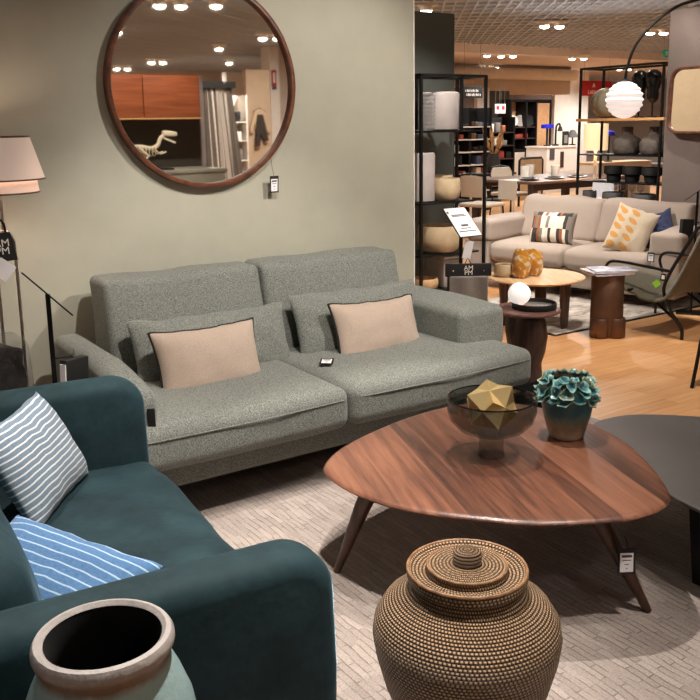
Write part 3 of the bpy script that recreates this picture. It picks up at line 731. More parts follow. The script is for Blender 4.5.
# ------------------------------------------------------------------ upright sign stand between the seating groups
Am = sign_stand('black sign stand with white info sheet behind right arm of grey sofa', (3.83, 4.40, 0), 0, .86)
pl = mk('plate', xf(soft(-.093, .093, -.004, .004, -.125, .125, .003), (0, -.01, .86), (R(-46), 0, 0)), m_black, Am)
sh = mk('info_sheet', xf(box(-.090, .090, -.0062, -.0046, -.121, .121), (0, -.01, .86), (R(-46), 0, 0)), m_card, pl)
for i, (z, w0, w1, hh) in enumerate(((.085, -.085, -.07, .008), (.06, -.06, .05, .003), (.05, -.06, .06, .003), (.0, .06, .07, .004), (-.03, -.03, .03, .008), (-.055, -.045, .04, .003), (-.08, -.075, .07, .004))):
    mk('print', xf(box(w0, w1, -.0068, -.0064, z - hh, z + hh), (0, -.01, .86), (R(-46), 0, 0)), m_ink if i != 6 else MERCH[7], sh)
Tb = T('hanging_swatch_bag', 'grey cloth swatch bag with black header bar hanging on stand behind sofa', 'bag', (3.79, 4.28, .562), rot=(0, R(0), R(-32)))
mk('header_bar', soft(-.15, .15, -.012, .012, -.042, .042, .004), m_blackm, Tb, label='black header bar with white letters')
mk('cloth', warp(soft(-.128, .125, -.03, .022, -.42, -.038, .012, 8, 3), lambda p: p + Vector((0, .01 * math.sin(p.x * 40 + p.z * 5), 0))), fabric('grey_cloth', (88, 84, 80), (130, 124, 118), 200), Tb)
txt('lettering', 'AM\nPM', .043, m_whitetx, Tb, (0, -.0128, -.002), (R(90), 0, 0), 1, .72)
for x in (-.10, .10): mk('rivet', xf(ball(.005, 12, 6), (x, -.013, -.004)), m_steel, Tb)
mk('side_bar', box(-.137, -.127, -.006, .006, -.55, -.04), m_black, Tb)
mk('hanging_loop', tube([(-.02, .01, .04), (0, .03, .075), (.02, .01, .04)], .003, 6), m_black, Tb)
cd2 = T('label_card', 'white folded card hooked on the stand above grey swatch bag', 'card', (3.83, 4.33, .685), rot=(0, R(12), R(-30)))
mk('card', xf(box(-.028, .028, -.001, .001, -.06, .06)), m_card, cd2); mk('string', tube([(0, 0, .06), (0, .004, .085)], .0012, 5), m_blackm, cd2)

# ------------------------------------------------------------------ far seating group
Rt = T('coffee_table', 'pale round wooden coffee table with dark legs on grey rug', 'coffee table', (4.74, 4.60, .011))
mk('table_top', lathe([(0, .345), (.33, .345), (.352, .353), (.358, .362), (.352, .369), (.34, .371), (0, .371)], 64), m_lightw, Rt)
for a in (150, 285, 35):
    x, y = .24 * math.cos(R(a)), .24 * math.sin(R(a)); q = Vector((math.cos(R(a)), math.sin(R(a)), 0))
    mk('leg', xf(slab([(p[0] * 1, p[1]) for p in rrect(.085, .045, .018)], [(.012, 0), (.006, .02), (-.008, .3), (-.012, .346)]), (x, y, 0), (0, 0, R(a + 90))), m_dkwood, Rt)
bb = mk('bowl', lathe([(0, 0), (.06, 0), (.072, .01), (.078, .035), (.066, .09), (.06, .092), (.056, .088), (.07, .04), (0, .012)], 36), m_stoneb, loc=(4.53, 4.72, .382), label='small sand ceramic bowl at left on pale round table', cat='bowl')
def lumpy(p): return p * (1 + .13 * noise.noise(p * 16) + .06 * noise.noise(p * 34))
for i, (x, y, s, lb) in enumerate(((4.585, 4.60, 1.12, 'taller lumpy amber glass vase, the one nearer on pale round table'), (4.715, 4.60, 1.08, 'lumpy amber glass vase, the one behind on pale round table'))):
    mk('glass_vase', xf(warp(lathe([(0, 0), (.045, 0), (.066, .02), (.075, .06), (.072, .10), (.058, .135), (.04, .155), (.034, .15), (.05, .12), (.06, .06), (0, .02)], 36), lambda p: lumpy(p + Vector((i, i, 0))) - Vector((i, i, 0)) * (1 + .13 * noise.noise((p + Vector((i, i, 0))) * 16) + .06 * noise.noise((p + Vector((i, i, 0))) * 34))), sc=(s * .88, s * .88, s * 1.16)), m_amber, loc=(x, y, .384), label=lb, cat='vase', group='amber vases on the pale round table')

Pd = T('pedestal_table', 'bronze column side table with stack of magazines by the armchair', 'side table', (4.895, 4.06, 0))
mk('column', slab([(.115 * math.cos(2 * PI * i / 40), .085 * math.sin(2 * PI * i / 40)) for i in range(40)], [(.004, 0), (0, .004), (0, .436), (.003, .44)]), m_bronze, Pd, rot=(0, 0, R(-35)))
mk('table_top', slab([(.125 * math.cos(2 * PI * i / 40), .095 * math.sin(2 * PI * i / 40)) for i in range(40)], [(.003, .438), (0, .441), (0, .447), (.003, .45)]), m_bronze, Pd, rot=(0, 0, R(-35)))
for dx in (-.075, .035): mk('foot_ring', xf(slab([(.068 * math.cos(2 * PI * i / 28), .068 * math.sin(2 * PI * i / 28)) for i in range(28)], [(.006, 0), (0, .008), (0, .125), (.008, .14)]), (dx * .82, -dx * .57 - .04, 0)), m_bronze, Pd)
mcol = [M('magazine_%d' % i, c, .35, col2=c2, vs=9, lo=.45, hi=.55) for i, (c, c2) in enumerate((((214, 210, 216), (150, 160, 190)), ((196, 190, 196), (226, 222, 224)), ((176, 176, 188), (222, 220, 226)), ((225, 222, 226), (160, 168, 196))))]
for i, (dx, dy, rz) in enumerate(((-.01, .0, -20), (.012, .008, -32), (-.02, .01, -25), (.015, -.005, -29))):
    mg = T('magazine', ('bottom magazine of the stack on bronze pedestal table', 'second magazine up in stack on bronze pedestal table', 'third magazine up in stack on bronze pedestal table', 'topmost magazine of the stack on bronze pedestal table')[i], 'magazine', (4.90 + dx, 4.055 + dy, .4505 + i * .0085), R(rz), group='magazines on the bronze pedestal')
    mk('pages', soft(-.148, .148, -.108, .108, .0012, .0068, .001), m_card, mg); mk('cover', box(-.15, .15, -.11, .11, .0069, .008), mcol[i], mg)

# beige sofa, local front = -x, turned
FS = T('sofa', 'beige linen sofa facing us across the pale round table', 'sofa', (6.10, 5.28, 0), R(12.6))
mk('base', soft(-.42, .45, -.98, .98, .10, .27, .03), m_beige, FS)
for x in (-.36, .4):
    for y in (-.85, .85): mk('leg', rod((x, y, .0115), (x, y, .11), .016, 10), m_black, FS)
mk('back_frame', soft(.30, .46, -.96, .96, .2, .62, .05), m_beige, FS)
for y0, y1 in ((-.76, -.0), (.005, .76)):
    mk('seat_cushion', soft(-.47, .28, y0, y1, .265, .435, .055, 8, 3, (.01, .01, .02), .01, 4, y0), m_beige, FS)
    mk('back_cushion', warp(soft(.08, .30, y0 - (.06 if y0 < -.5 else 0), y1 + (.06 if y1 > .5 else 0), .43, .81, .05, 10, 3, (.025, .005, .004), .03, 4, y1), lambda p: Vector((p.x + .13 * (p.z - .43) / .37, p.y, p.z))), m_beige, FS)
for s in (-1, 1):
    a = mk('arm', soft(-.44, .42, *sorted((s * .77, s * 1.0)), .14, .50, .03, 6, 3, (.003, .003, 0), .008), m_beige, FS)
    mk('arm_pad', soft(-.455, .40, *sorted((s * .75, s * 1.02)), .44, .63, .035, 8, 3, (.004, .004, .006), .016, 4, s), m_beige, a)
price_tag('black price tag pinned on front of beige sofa right arm', (5.795, 4.395, .44), (0, 0, R(-74)), .055, .075, [(0, .0, .05)])
cushion('brown and cream patchwork striped cushion on left half of beige sofa', .41, .29, .15, m_block, (5.81, 5.45, .58), (R(-22), R(0), R(-70)), 4, .05, .008)
cushion('cream cushion with mustard leaf print leaning on beige sofa right arm', .34, .41, .14, m_leaf, (5.95, 4.72, .605), (R(-24), R(17), R(-60)), 8, .06, .01)
cushion('navy blue cushion tucked behind leaf print cushion on beige sofa', .40, .36, .12, m_navy, (6.22, 4.72, .57), (R(-38), R(-22), R(-58)), 12, .10, .03)
sr = sign_stand('black sign stand with edge-on plate behind the beige armchair at right', (6.02, 4.165, 0), R(-55), .955)
mk('plate', xf(xf(soft(-.115, .115, -.09, .09, -.003, .003, .002), rot=(0, R(-38), 0)), (0, 0, .955), (R(-4.5), 0, 0)), m_black, sr)
bk = T('swatch_book', 'black swatch booklet hanging on right sign stand by beige sofa', 'booklet', (5.982, 4.222, .66), rot=(0, R(3), R(-20)))
mk('cover', soft(-.05, .05, -.02, .02, -.08, .08, .004), m_blackm, bk); mk('pages', box(.049, .053, -.014, .014, -.06, .06), m_card, bk)
mk('ring', tube([(0, 0, .078), (.004, 0, .095), (.0, 0, .108)], .002, 5), m_steel, bk)

# armchair, local front = +y
Ac = T('armchair', 'olive shell armchair with thin black tube frame at right edge', 'armchair', (5.42, 4.0, 0), R(2))
pf = smooth_line([(.27, .375, 0), (.2, .36, 0), (.04, .325, 0), (-.11, .305, 0), (-.20, .325, 0), (-.265, .41, 0), (-.33, .54, 0), (-.385, .67, 0), (-.42, .775, 0)], 4)
V, F = [], []; nu = 12; n = len(pf)
for side in (0, 1):
    for i, p in enumerate(pf):
        t = (pf[min(i + 1, n - 1)] - pf[max(i - 1, 0)]).normalized(); nn = Vector((t.y, -t.x)); f = i / (n - 1)
        hw = .31 * (1 - .10 * max(0, f - .8) / .2 - .12 * max(0, .12 - f) / .12); th = .028 * (1 if 0 < i < n - 1 else .35)
        for k in range(nu + 1):
            u = 2 * k / nu - 1; dish = .05 * u * u * (1 if f > .3 else .6); e = th * math.sqrt(max(.05, 1 - abs(u) ** 6))
            s = 1 if side else -1
            # nn points away from the sitter
            V.append((u * hw, p.x - nn.x * (s * e + dish), p.y - nn.y * (s * e + dish)))
W_ = nu + 1
for side in (0, 1):
    o = side * n * W_
    for i in range(n - 1):
        for k in range(nu):
            q = (o + i * W_ + k, o + i * W_ + k + 1, o + (i + 1) * W_ + k + 1, o + (i + 1) * W_ + k); F.append(q if side == 1 else q[::-1])
o = n * W_
brd = [(0, k) for k in range(nu)] + [(i, nu) for i in range(n - 1)] + [(n - 1, k) for k in range(nu, 0, -1)] + [(i, 0) for i in range(n - 1, 0, -1)]
for (i, k), (i2, k2) in zip(brd, brd[1:] + brd[:1]): F.append((i * W_ + k, i2 * W_ + k2, o + i2 * W_ + k2, o + i * W_ + k)[::-1])
mk('shell', (V, F, None), m_olive, Ac, sharp=70)
for s in (-1, 1):
    x = s * .325
    mk('arm_rest', tube(smooth_line([(x, .23, .36), (x, .255, .44), (x, .22, .495), (x, .12, .507), (x, -.1, .498), (x, -.285, .487)], 6), .011, 8), m_black, Ac)
    mk('leg', tube(smooth_line([(x * .8, -.425, .79), (x * .92, -.36, .64), (x, -.285, .487), (x * .9, -.215, .34), (x * .8, -.255, .2), (x * .68, -.32, .08), (x * .66, -.325, 0)], 5), .012, 8), m_black, Ac)
    mk('leg', tube(smooth_line([(x, .23, .36), (x * .98, .23, .22), (x * 1.05, .28, .08), (x * 1.08, .29, 0)], 5), .011, 8), m_black, Ac)
    mk('side_rail', rod((x * .69, -.31, .11), (x * .6, .05, .315), .010), m_black, Ac)
mk('cross_bar', rod((-.325, .05, .312), (.325, .05, .312), .010), m_black, Ac)
mk('cross_bar', tube(smooth_line([(-.26, -.425, .79), (-.2, -.437, .80), (.2, -.437, .80), (.26, -.425, .79)], 5), .011), m_black, Ac)
at = T('hang_tag', 'green and black hang tag on side of olive armchair', 'price tag', (5.10, 3.77, .415), rot=(0, R(8), R(-40)))
mk('green_card', xf(box(-.022, .022, -.001, .001, -.022, .022), (-.03, 0, -.025), (0, R(45), 0)), M('lime_card', (126, 190, 40), .5), at); mk('black_card', box(-.012, .022, -.003, -.0015, .0, .05), m_blackm, at); mk('white_print', box(-.006, .016, -.0042, -.0032, .012, .04), m_card, at)

# dining stool/chair with black legs at the far right edge
Ch = T('metal_chair', 'thin black metal chair leg and seat cut off by right frame edge', 'chair', (4.56, 2.75, 0), R(6.5))
mk('seat', soft(-.22, .22, -.21, .21, .43, .46, .012, 4, 2), m_blackm, Ch)
mk('backrest', warp(soft(.19, .215, -.21, .21, .55, .82, .012, 6, 2), lambda p: Vector((p.x + .1 * (p.z - .45) - .5 * p.y * p.y, p.y, p.z))), m_blackm, Ch)
for x, y in ((-1, -1), (-1, 1), (1, -1), (1, 1)): mk('leg', rod((x * .19, y * .18, .432), (x * .25, y * .21, 0), .011), m_black, Ch)
for y in (-.19, .19): mk('back_post', rod((.2, y, .44), (.23, y, .72), .010), m_black, Ch)

# arc lamp
Al = T('arc_lamp', 'tall arc floor lamp with a ribbed glowing white lantern globe', 'lamp', (5.62, 3.10, 0))
g0 = Vector((4.9, 3.99, 1.635)) - Vector((5.62, 3.10, 0))
pr = []
for i in range(61):
    t = PI * i / 60; r = .135 * math.sin(t); z = -.135 * math.cos(t) * .9
    pr.append((.885 * max(0, r * (1 + .05 * math.cos(i * 2 * PI / 6))) if 0 < i < 60 else 0, z))
pr = pr[:57] + [(.03, .122), (0, .122)]
mk('lantern', xf(lathe(pr, 44), tuple(g0)), m_globe, Al)
mk('cap', xf(lathe([(0, .117), (.04, .117), (.043, .121), (.035, .128), (.008, .136), (0, .136)], 28), tuple(g0)), m_black, Al)
dv = Vector((.63, -.775, 0))
arc = [g0 + dv * s + Vector((0, 0, z)) for s, z in ((0, .13), (.008, .2), (.05, .34), (.14, .46), (.27, .565), (.41, .615), (.58, .63), (.76, .59), (.92, .47), (1.03, .28), (1.09, 0), (1.125, -.6), (1.14, -1.3), (1.145, -1.64))]
mk('arc_pole', tube(smooth_line(arc, 6), .0095, 8), m_black, Al)
mk('base', lathe([(0, 0), (.19, 0), (.19, .03), (.185, .036), (0, .038)], 48), m_blackm, Al)

# mirror on right wall
Rm = T('wall_mirror', 'rounded rectangular wood framed mirror on the taupe wall at right', 'mirror', (WX - .07, 4.85, 1.665), rot=(R(88), 0, R(-97)))
ro = rrect(.64, .58, .12, 8)
mk('frame', join(slab(ro, [(.0, -.029), (0, .02), (.004, .024), (.018, .024), (.022, .02), (.022, -.005), (.03, -.029)])), m_frame, Rm)
mk('glass', slab(ro, [(.021, -.002), (.021, .004)]), m_mirror, Rm)

# ------------------------------------------------------------------ left shelf unit against the charcoal panel
Lr = T('shelf_unit', 'black open metal shelf unit with pale ceramics before charcoal panel', 'shelf', (4.447, 5.60, 0))
LW, LD = .684, .36
for x, y, z0, z1 in ((0, 0, 0, 1.885), (LW, 0, 0, 1.885), (0, LD, 0, 1.885), (LW, LD, 0, 1.885), (.42, 0, 1.435, 1.885), (.24, LD, 1.45, 1.885), (.185, LD, .42, .85)):
    mk('upright', box(x - .011, x + .011, y - .011, y + .011, z0, z1), m_black, Lr)
for y in (0, LD): mk('rail', box(0, LW, y - .011, y + .011, 1.865, 1.887), m_black, Lr)
for x in (0, .40, LW): mk('rail', box(x - .011, x + .011, 0, LD, 1.865, 1.887), m_black, Lr)
for z, w in ((1.428, .65), (.852, .56), (.42, .62), (.12, .62)): mk('shelf', box(-.01, w, -.01, LD + .01, z, z + .014), m_black, Lr)
def pot(name, label, cat, loc, prof, m, seg=36, **k): return mk(name, lathe(prof, seg), m, loc=loc, label=label, cat=cat, **k)
pot('drum_vase', 'wide pale grey cylinder vase on top shelf of left black unit', 'vase', (4.79, 5.785, 1.4425), [(0, 0), (.145, 0), (.163, .01), (.167, .04), (.167, .27), (.16, .30), (.145, .31), (.135, .305), (.15, .27), (.15, .03), (0, .02)], m_warmgrey)
pot('drum_vase', 'small glossy white vase showing right of wide grey vase', 'vase', (5.02, 5.87, 1.4425), [(0, 0), (.05, 0), (.058, .02), (.058, .24), (.045, .27), (.04, .265), (.05, .24), (0, .02)], m_white, 28)
m_rib = N('ribbed_grey_glass').set(Base__Color=lin((150, 148, 146)), Roughness=.15, Alpha=.35).m
mk('ribbed_vase', lathe([(0, 0), (.06, 0)] + [(.066 + (.006 if i % 2 else 0), .01 + i * .016) for i in range(18)] + [(.055, .30)], 28), m_rib, loc=(4.555, 5.665, 1.4425), label='ribbed grey glass vase at left of top shelf, left black unit', cat='vase')
pot('cylinder_vase', 'tall grey cylinder vase on middle shelf of left black unit', 'vase', (4.567, 5.75, .8665), [(0, 0), (.10, 0), (.112, .01), (.114, .38), (.106, .40), (.09, .402), (.09, .39), (.10, .37), (.1, .03), (0, .02)], m_warmgrey)
bprof = lambda r, h: [(0, 0), (r * .72, 0), (r * .9, h * .12), (r, h * .45), (r * .97, h * .85), (r * .93, h), (r * .88, h), (r * .9, h * .8), (r * .92, h * .45), (r * .6, h * .12), (0, h * .1)]
pot('planter_bowl', 'sand coloured bowl beside tall grey vase on left shelf unit', 'bowl', (4.80, 5.715, .8665), bprof(.125, .185), m_stoneb)
pot('planter_bowl', 'sand coloured bowl half hidden behind another on left shelf unit', 'bowl', (4.905, 5.90, .8665), bprof(.105, .20), m_stoneb)
pot('planter_bowl', 'big sand coloured bowl on lower shelf of left shelf unit', 'bowl', (4.745, 5.74, .4345), bprof(.185, .225), m_stoneb)
pot('dish', 'flat grey dish on lower shelf of left shelf unit', 'dish', (4.985, 5.84, .4345), [(0, 0), (.07, 0), (.085, .02), (.085, .05), (.078, .05), (.07, .02), (0, .015)], m_greyb, 28)
Cb = T('storage_box', 'pale beige box on bottom shelf of left shelf unit', 'box', (4.83, 5.765, .1345)); mk('box_body', soft(-.10, .10, -.12, .12, 0, .24, .012), m_warmgrey, Cb); mk('lid', soft(-.103, .103, -.123, .123, .24, .27, .008), m_warmgrey, Cb)
pot('wood_bowl', 'round wooden bowl on bottom shelf of left shelf unit', 'bowl', (4.60, 5.74, .1345), bprof(.115, .09), m_lightw)

# ------------------------------------------------------------------ right shelf unit behind the beige sofa
Rr = T('shelf_unit', 'tall black metal shelf unit with wooden top shelf behind beige sofa', 'shelf', (7.02, 5.285, 0))
RW, RD = .98, .34
for x in (0, RD):
    for y in (0, RW): mk('upright', box(x - .010, x + .010, y - .010, y + .010, 0, 2.02), m_black, Rr)
    mk('rail', box(x - .010, x + .010, 0, RW, 2.0, 2.021), m_black, Rr)
for y in (0, RW): mk('rail', box(0, RD, y - .010, y + .010, 2.0, 2.021), m_black, Rr)
mk('wooden_shelf', soft(-.025, RD + .01, -.04, RW + .03, 1.495, 1.523, .004), m_shelfw, Rr)
for z in (1.16, .895, .69, .3): mk('shelf', box(-.012, RD + .01, -.012, RW + .01, z, z + .012), m_black, Rr)
def rib(i, n, r): return r * (1 + .05 * abs(math.sin(i / n * PI * 3)))
dp = [(0, -.145)] + [(.15 * (1 - abs(2 * i / 30 - 1) ** 3.2 * .85) * (.93 + .07 * abs(math.sin(i / 30 * PI * 3.0))), -.145 + .29 * i / 30) for i in range(1, 30)] + [(0, .145)]
Dm = mk('ribbed_vase', xf(lathe(dp, 40), (0, 0, .15), (R(90), 0, R(-22))), M('drum_beige', (150, 138, 118), .6), loc=(7.17, 6.06, 1.5235), label='beige ribbed drum shaped vase lying on wooden shelf at right', cat='vase')
for i, (y, lb) in enumerate(((5.655, 'black knobbly totem sculpture, left of the pair on wooden shelf'), (5.50, 'black knobbly totem sculpture, right of the pair on wooden shelf'))):
    t_ = T('totem_sculpture', lb, 'sculpture', (7.16, y, 1.5235), group='black totems on the wooden shelf')
    mk('base', lathe([(0, 0), (.045, 0), (.045, .012), (0, .014)], 24), m_blackm, t_); mk('rod', rod((0, 0, .012), (0, 0, .2), .009), m_black, t_)
    mk('figure', warp(xf(lathe([(0, .13), (.03, .14), (.05, .17), (.056, .21), (.052, .25), (.066, .29), (.076, .34), (.076, .38), (.06, .42), (.03, .44), (0, .445)], 28)), lambda p: p + Vector((1, 1, .3)) * .008 * noise.noise(p * 30 + Vector((i * 5, 0, 0)))), M('glossy_black_%d' % i, (17, 16, 16), .25), t_)
for (y, h, m, lb) in ((5.83, .06, MERCH[0], 'small red box behind lantern on wooden shelf'), (5.76, .10, MERCH[6], 'small rust coloured box on wooden shelf beside black totems')):
    mk('small_box', soft(-.03, .03, -.03, .03, 0, h, .005), m, loc=(7.20, y, 1.5235), label=lb, cat='box')
sp_ = [(0, 0), (.11, 0), (.125, .012), (.138, .05), (.14, .11), (.12, .155), (.08, .175), (.06, .185), (.052, .21), (.055, .26), (.046, .265), (.042, .21), (0, .1)]
for y, lb in ((5.80, 'squat grey stone vase with neck, left one on right shelf unit'), (5.475, 'squat grey stone vase with neck, right one on right shelf unit')):
    pot('stone_vase', lb, 'vase', (7.19, y, 1.1725), sp_, m_stoneg, group='grey stone vases on the right shelf unit')
pp = [(0, 0), (.062, 0), (.068, .006), (.072, .06), (.098, .075), (.1, .14), (.096, .148), (.088, .148), (.086, .08), (0, .05)]
for y, lb in ((5.92, 'black planter pot, leftmost of three on right shelf unit'), (5.695, 'black planter pot, middle of three on right shelf unit'), (5.465, 'black planter pot, rightmost of three on right shelf unit')):
    pot('planter_pot', lb, 'planter', (7.16, y, .9075), pp, m_blackm, group='black planters on the right shelf unit')
gp = [(0, 0), (.03, 0), (.032, .004), (.005, .012), (.004, .08), (.012, .09), (.034, .115), (.038, .15), (.03, .185), (.028, .185), (.036, .15), (.03, .115), (0, .094)]
for i in range(4):
    g_ = pot('wine_glass', ('leftmost of four wine glasses on lower right shelf', 'second from left of four wine glasses on lower right shelf', 'third from left of four wine glasses on lower right shelf', 'rightmost of four wine glasses on lower right shelf')[i], 'glass', (7.26, 5.98 - i * .105, .7025), gp, m_clearthin, 24, group='wine glasses on the lower right shelf')
for y, r, h, lb in ((6.17, .072, .10, 'grey pot at left end of lower right shelf, beside glowing dome'), (5.875, .105, .10, 'wide grey pot in middle of lower right shelf'), (5.50, .115, .10, 'wide grey pot at right end of lower right shelf')):
    pot('grey_pot', lb, 'pot', (7.10, y, .7025), bprof(r, h), m_greyb)
Dl = T('table_lamp', 'glowing white dome lamp on lower right shelf behind beige sofa', 'lamp', (7.24, 6.115, .7025))
mk('dome', soft(-.08, .08, -.105, .105, .01, .205, .06, 3, 3), m_globe, Dl); mk('base', soft(-.07, .07, -.10, .10, 0, .012, .004), m_white, Dl)
p = atx(596, 137, 9.2)
Fl = T('floor_lamp', 'floor lamp with cream cylinder shade beyond the right shelf unit', 'lamp', (p.x, p.y, 0))
zz = p.z
mk('shade', lathe([(.155, zz - .17), (.155, zz + .17), (.152, zz + .17), (.152, zz - .17)], 40, True), emit('cream_lit_shade', (236, 204, 160), .55), Fl)
mk('pole', rod((0, 0, 0), (0, 0, zz), .02), m_cream, Fl); mk('base', lathe([(0, 0), (.16, 0), (.16, .02), (0, .025)], 32), m_black, Fl)
FLAMP = (p.x, p.y, zz)

# ------------------------------------------------------------------ dining area
Dt = T('dining_table', 'dark brown dining table laid with plates beyond the beige sofa', 'dining table', (9.15, 8.65, 0))
mk('table_top', soft(-.95, .95, -.6, .6, .715, .75, .006), M('brown_table', (108, 84, 72), .4), Dt)
for x in (-.88, .88):
    for y in (-.53, .53): mk('leg', box(x - .045, x + .045, y - .045, y + .045, 0, .716), m_dkwood, Dt)
for y in (-.53, .53): mk('apron', box(-.85, .85, y - .012, y + .012, .63, .716), m_dkwood, Dt)
Cl = T('table_cloth', 'white cloth runner hanging over left end of dining table', 'cloth', (8.2, 8.50, 0))
mk('runner', join(box(-.006, .5, -.17, .17, .7505, .7545), box(-.010, -.004, -.17, .17, .50, .7545)), m_white, Cl)
for i, (x, y, lb) in enumerate(((8.42, 8.35, 'stack of dark plates on white runner on the dining table'), (8.85, 8.3, 'stack of dark plates in middle of dining table'), (9.3, 8.3, 'stack of dark plates near right end of dining table'))):
    t_ = T('plate_stack', lb, 'plates', (x, y, .7555 if i == 0 else .7505)); z = 0
    for k, r in enumerate((.14, .125, .09)):
        mk('plate', lathe([(0, z), (r * .6, z), (r, z + .012), (r, z + .016), (r * .6, z + .006), (0, z + .005)], 28), (m_greyb, m_white, m_blackm)[k], t_); z += .008
cpf = [(0, 0), (.03, 0), (.036, .01), (.04, .10), (.037, .10), (.033, .012), (0, .01)]
for x, y, lb in ((8.62, 8.62, 'white beaker left of middle on dining table'), (9.02, 8.45, 'white beaker near middle of dining table'), (8.95, 8.85, 'white beaker at far side of dining table')):
    mk('beaker', xf(lathe(cpf, 24), sc=(1.5, 1.5, 1.7)), m_white, loc=(x, y, .7505), label=lb, cat='cup')
def dining_chair(label, loc, rz, mb, ms):
    c = T('dining_chair', label, 'chair', loc, rz)
    mk('seat', soft(-.22, .22, -.22, .22, .43, .48, .022, 4, 3), ms, c)
    mk('backrest', warp(soft(-.23, -.20, -.21, .21, .56, .84, .014, 8, 3), lambda p: Vector((p.x - .12 * (p.z - .5) + .7 * p.y * p.y, p.y * (1 - .25 * max(0, (p.z - .74) / .1) ** 2), p.z))), mb, c)
    for s in (-1, 1):
        mk('leg', rod((.19, s * .19, .44), (.23, s * .22, 0), .011), m_black, c); mk('leg', rod((-.19, s * .19, .44), (-.25, s * .22, 0), .011), m_black, c)
        mk('back_post', rod((-.19, s * .19, .44), (-.245, s * .19, .84), .011), m_black, c)
    mk('back_rail', tube([(-.245, -.19, .84), (-.262, 0, .865), (-.245, .19, .84)], .011), m_black, c)
    return c
dining_chair('cream dining chair with black frame at left end of dining table', (7.86, 8.62, 0), R(12), m_cream, m_cream)
dining_chair('tan leather dining chair with black seat left of cream chair', (7.78, 9.72, 0), R(-50), m_tan, m_blackm)
dining_chair('cream round-backed dining chair behind right end of dining table', (9.35, 9.62, 0), R(-90), m_cream, m_cream)
Cn = T('console_table', 'narrow black console holding a vase of dried pampas', 'console', (aty(493, 172, 10.35).x, 10.35, 0))
mk('table_top', box(-.35, .35, -.16, .16, .70, .725), m_blackm, Cn)
for x in (-.33, .33):
    for y in (-.14, .14): mk('leg', box(x - .012, x + .012, y - .012, y + .012, 0, .701), m_white, Cn)
mk('shelf', box(-.34, .34, -.15, .15, .3, .315), m_blackm, Cn)
p = aty(493, 172, 10.35)
Pv = T('vase', 'dark glass vase of dried pampas on black console', 'vase', (p.x, 10.35, .7255))
mk('body', lathe([(0, 0), (.08, 0), (.10, .03), (.105, .2), (.085, .27), (.088, .30), (.08, .3), (.075, .26), (.09, .2), (.09, .04), (0, .02)], 32), M('dark_glass', (60, 54, 52), .2), Pv)
rq = random.Random(3)
for i in range(16):
    a = rq.uniform(0, 2 * PI); sp2 = rq.uniform(.05, .24); h = rq.uniform(.42, .66)
    e = Vector((sp2 * math.cos(a), sp2 * math.sin(a), h))
    mk('pampas_stem', tube(smooth_line([(0, 0, .2), e * .62 + Vector((0, 0, .06)), e * .82 + Vector((0, 0, .03)), e, e * 1.12], 3), [.003] * 3 + [.004, .01, .022, .024, .02, .016, .012, .008, .006, .003][:10], 6), m_straw, Pv)

# ------------------------------------------------------------------ far store furnishing
def on(x0, x1, Y): return aty(x0, 150, Y).x, aty(x1, 150, Y).x
st('wall_store_left', box(aty(440, 120, 15).x, aty(474, 120, 15).x, 15, 15.15, 0, 2.25), m_taupe)
st('wall_store_white', box(aty(474, 120, 15).x, aty(486, 120, 15).x, 14.9, 15.05, 0, 2.25), m_white)
st('wall_store_dark', box(aty(486, 120, 15).x, aty(512, 120, 15).x, 15.1, 15.25, 0, 2.2), m_char)
st('wall_store_far', box(aty(512, 120, 18).x, aty(554, 120, 18).x, 18, 18.15, 0, CZ - .1), m_taupe)
# merchandise shelving behind the left unit
x0, x1 = on(452, 489, 11.5)
Ms = T('shelf_unit', 'white store shelves crowded with small goods behind the left unit', 'shelf', (x0, 11.5, 0))
WX_ = x1 - x0
mk('back_panel', box(0, WX_, .30, .32, 0, 1.75), m_blackm, Ms)
for x in (0, WX_ * .45, WX_): mk('upright', box(x - .03, x + .03, -.03, .30, 0, 1.75), m_black, Ms)
zs = [.1, .34, .56, .78, 1.0, 1.21, 1.42]
for z in zs: mk('shelf', box(0.03, WX_ - .03, -.06, .29, z, z + .022), m_white, Ms)
rm = random.Random(8)
for z in zs[2:]:
    x = .05
    while x < WX_ - .1:
        w_ = rm.uniform(.06, .14); h = rm.uniform(.06, .17)
        if abs(x + w_ / 2 - WX_ * .45) > w_ / 2 + .04:
            mk('packaged_good', soft(x, x + w_, 0, .14, 0, h, .012), rm.choice(MERCH), loc=(x0, 11.5, z + .0225), label='small packaged good on the crowded white store shelves', cat='goods', group='goods on the white store shelves')
        x += w_ + rm.uniform(.015, .06)
x0, x1 = on(489, 513, 12.6)
Ms2 = T('shelf_unit', 'dark store shelves with mixed goods behind the pampas vase', 'shelf', (x0, 12.6, 0)); WX_ = x1 - x0
mk('back_panel', box(0, WX_, .30, .32, 0, 1.6), m_blackm, Ms2)
for x in (0, WX_): mk('upright', box(x - .02, x + .02, -.03, .30, 0, 1.6), m_black, Ms2)
for z in (.2, .5, .8, 1.05, 1.3):
    mk('shelf', box(0.02, WX_ - .02, -.04, .29, z, z + .02), m_dkwood, Ms2); x = .04
    while x < WX_ - .14:
        w_ = rm.uniform(.07, .15)
        if z > .4: mk('packaged_good', soft(x, x + w_, .02, .16, 0, rm.uniform(.07, .18), .012), rm.choice(MERCH), loc=(x0, 12.6, z + .0205), label='small packaged good on dark store shelves behind pampas', cat='goods', group='goods on the dark store shelves')
        x += w_ + rm.uniform(.02, .07)
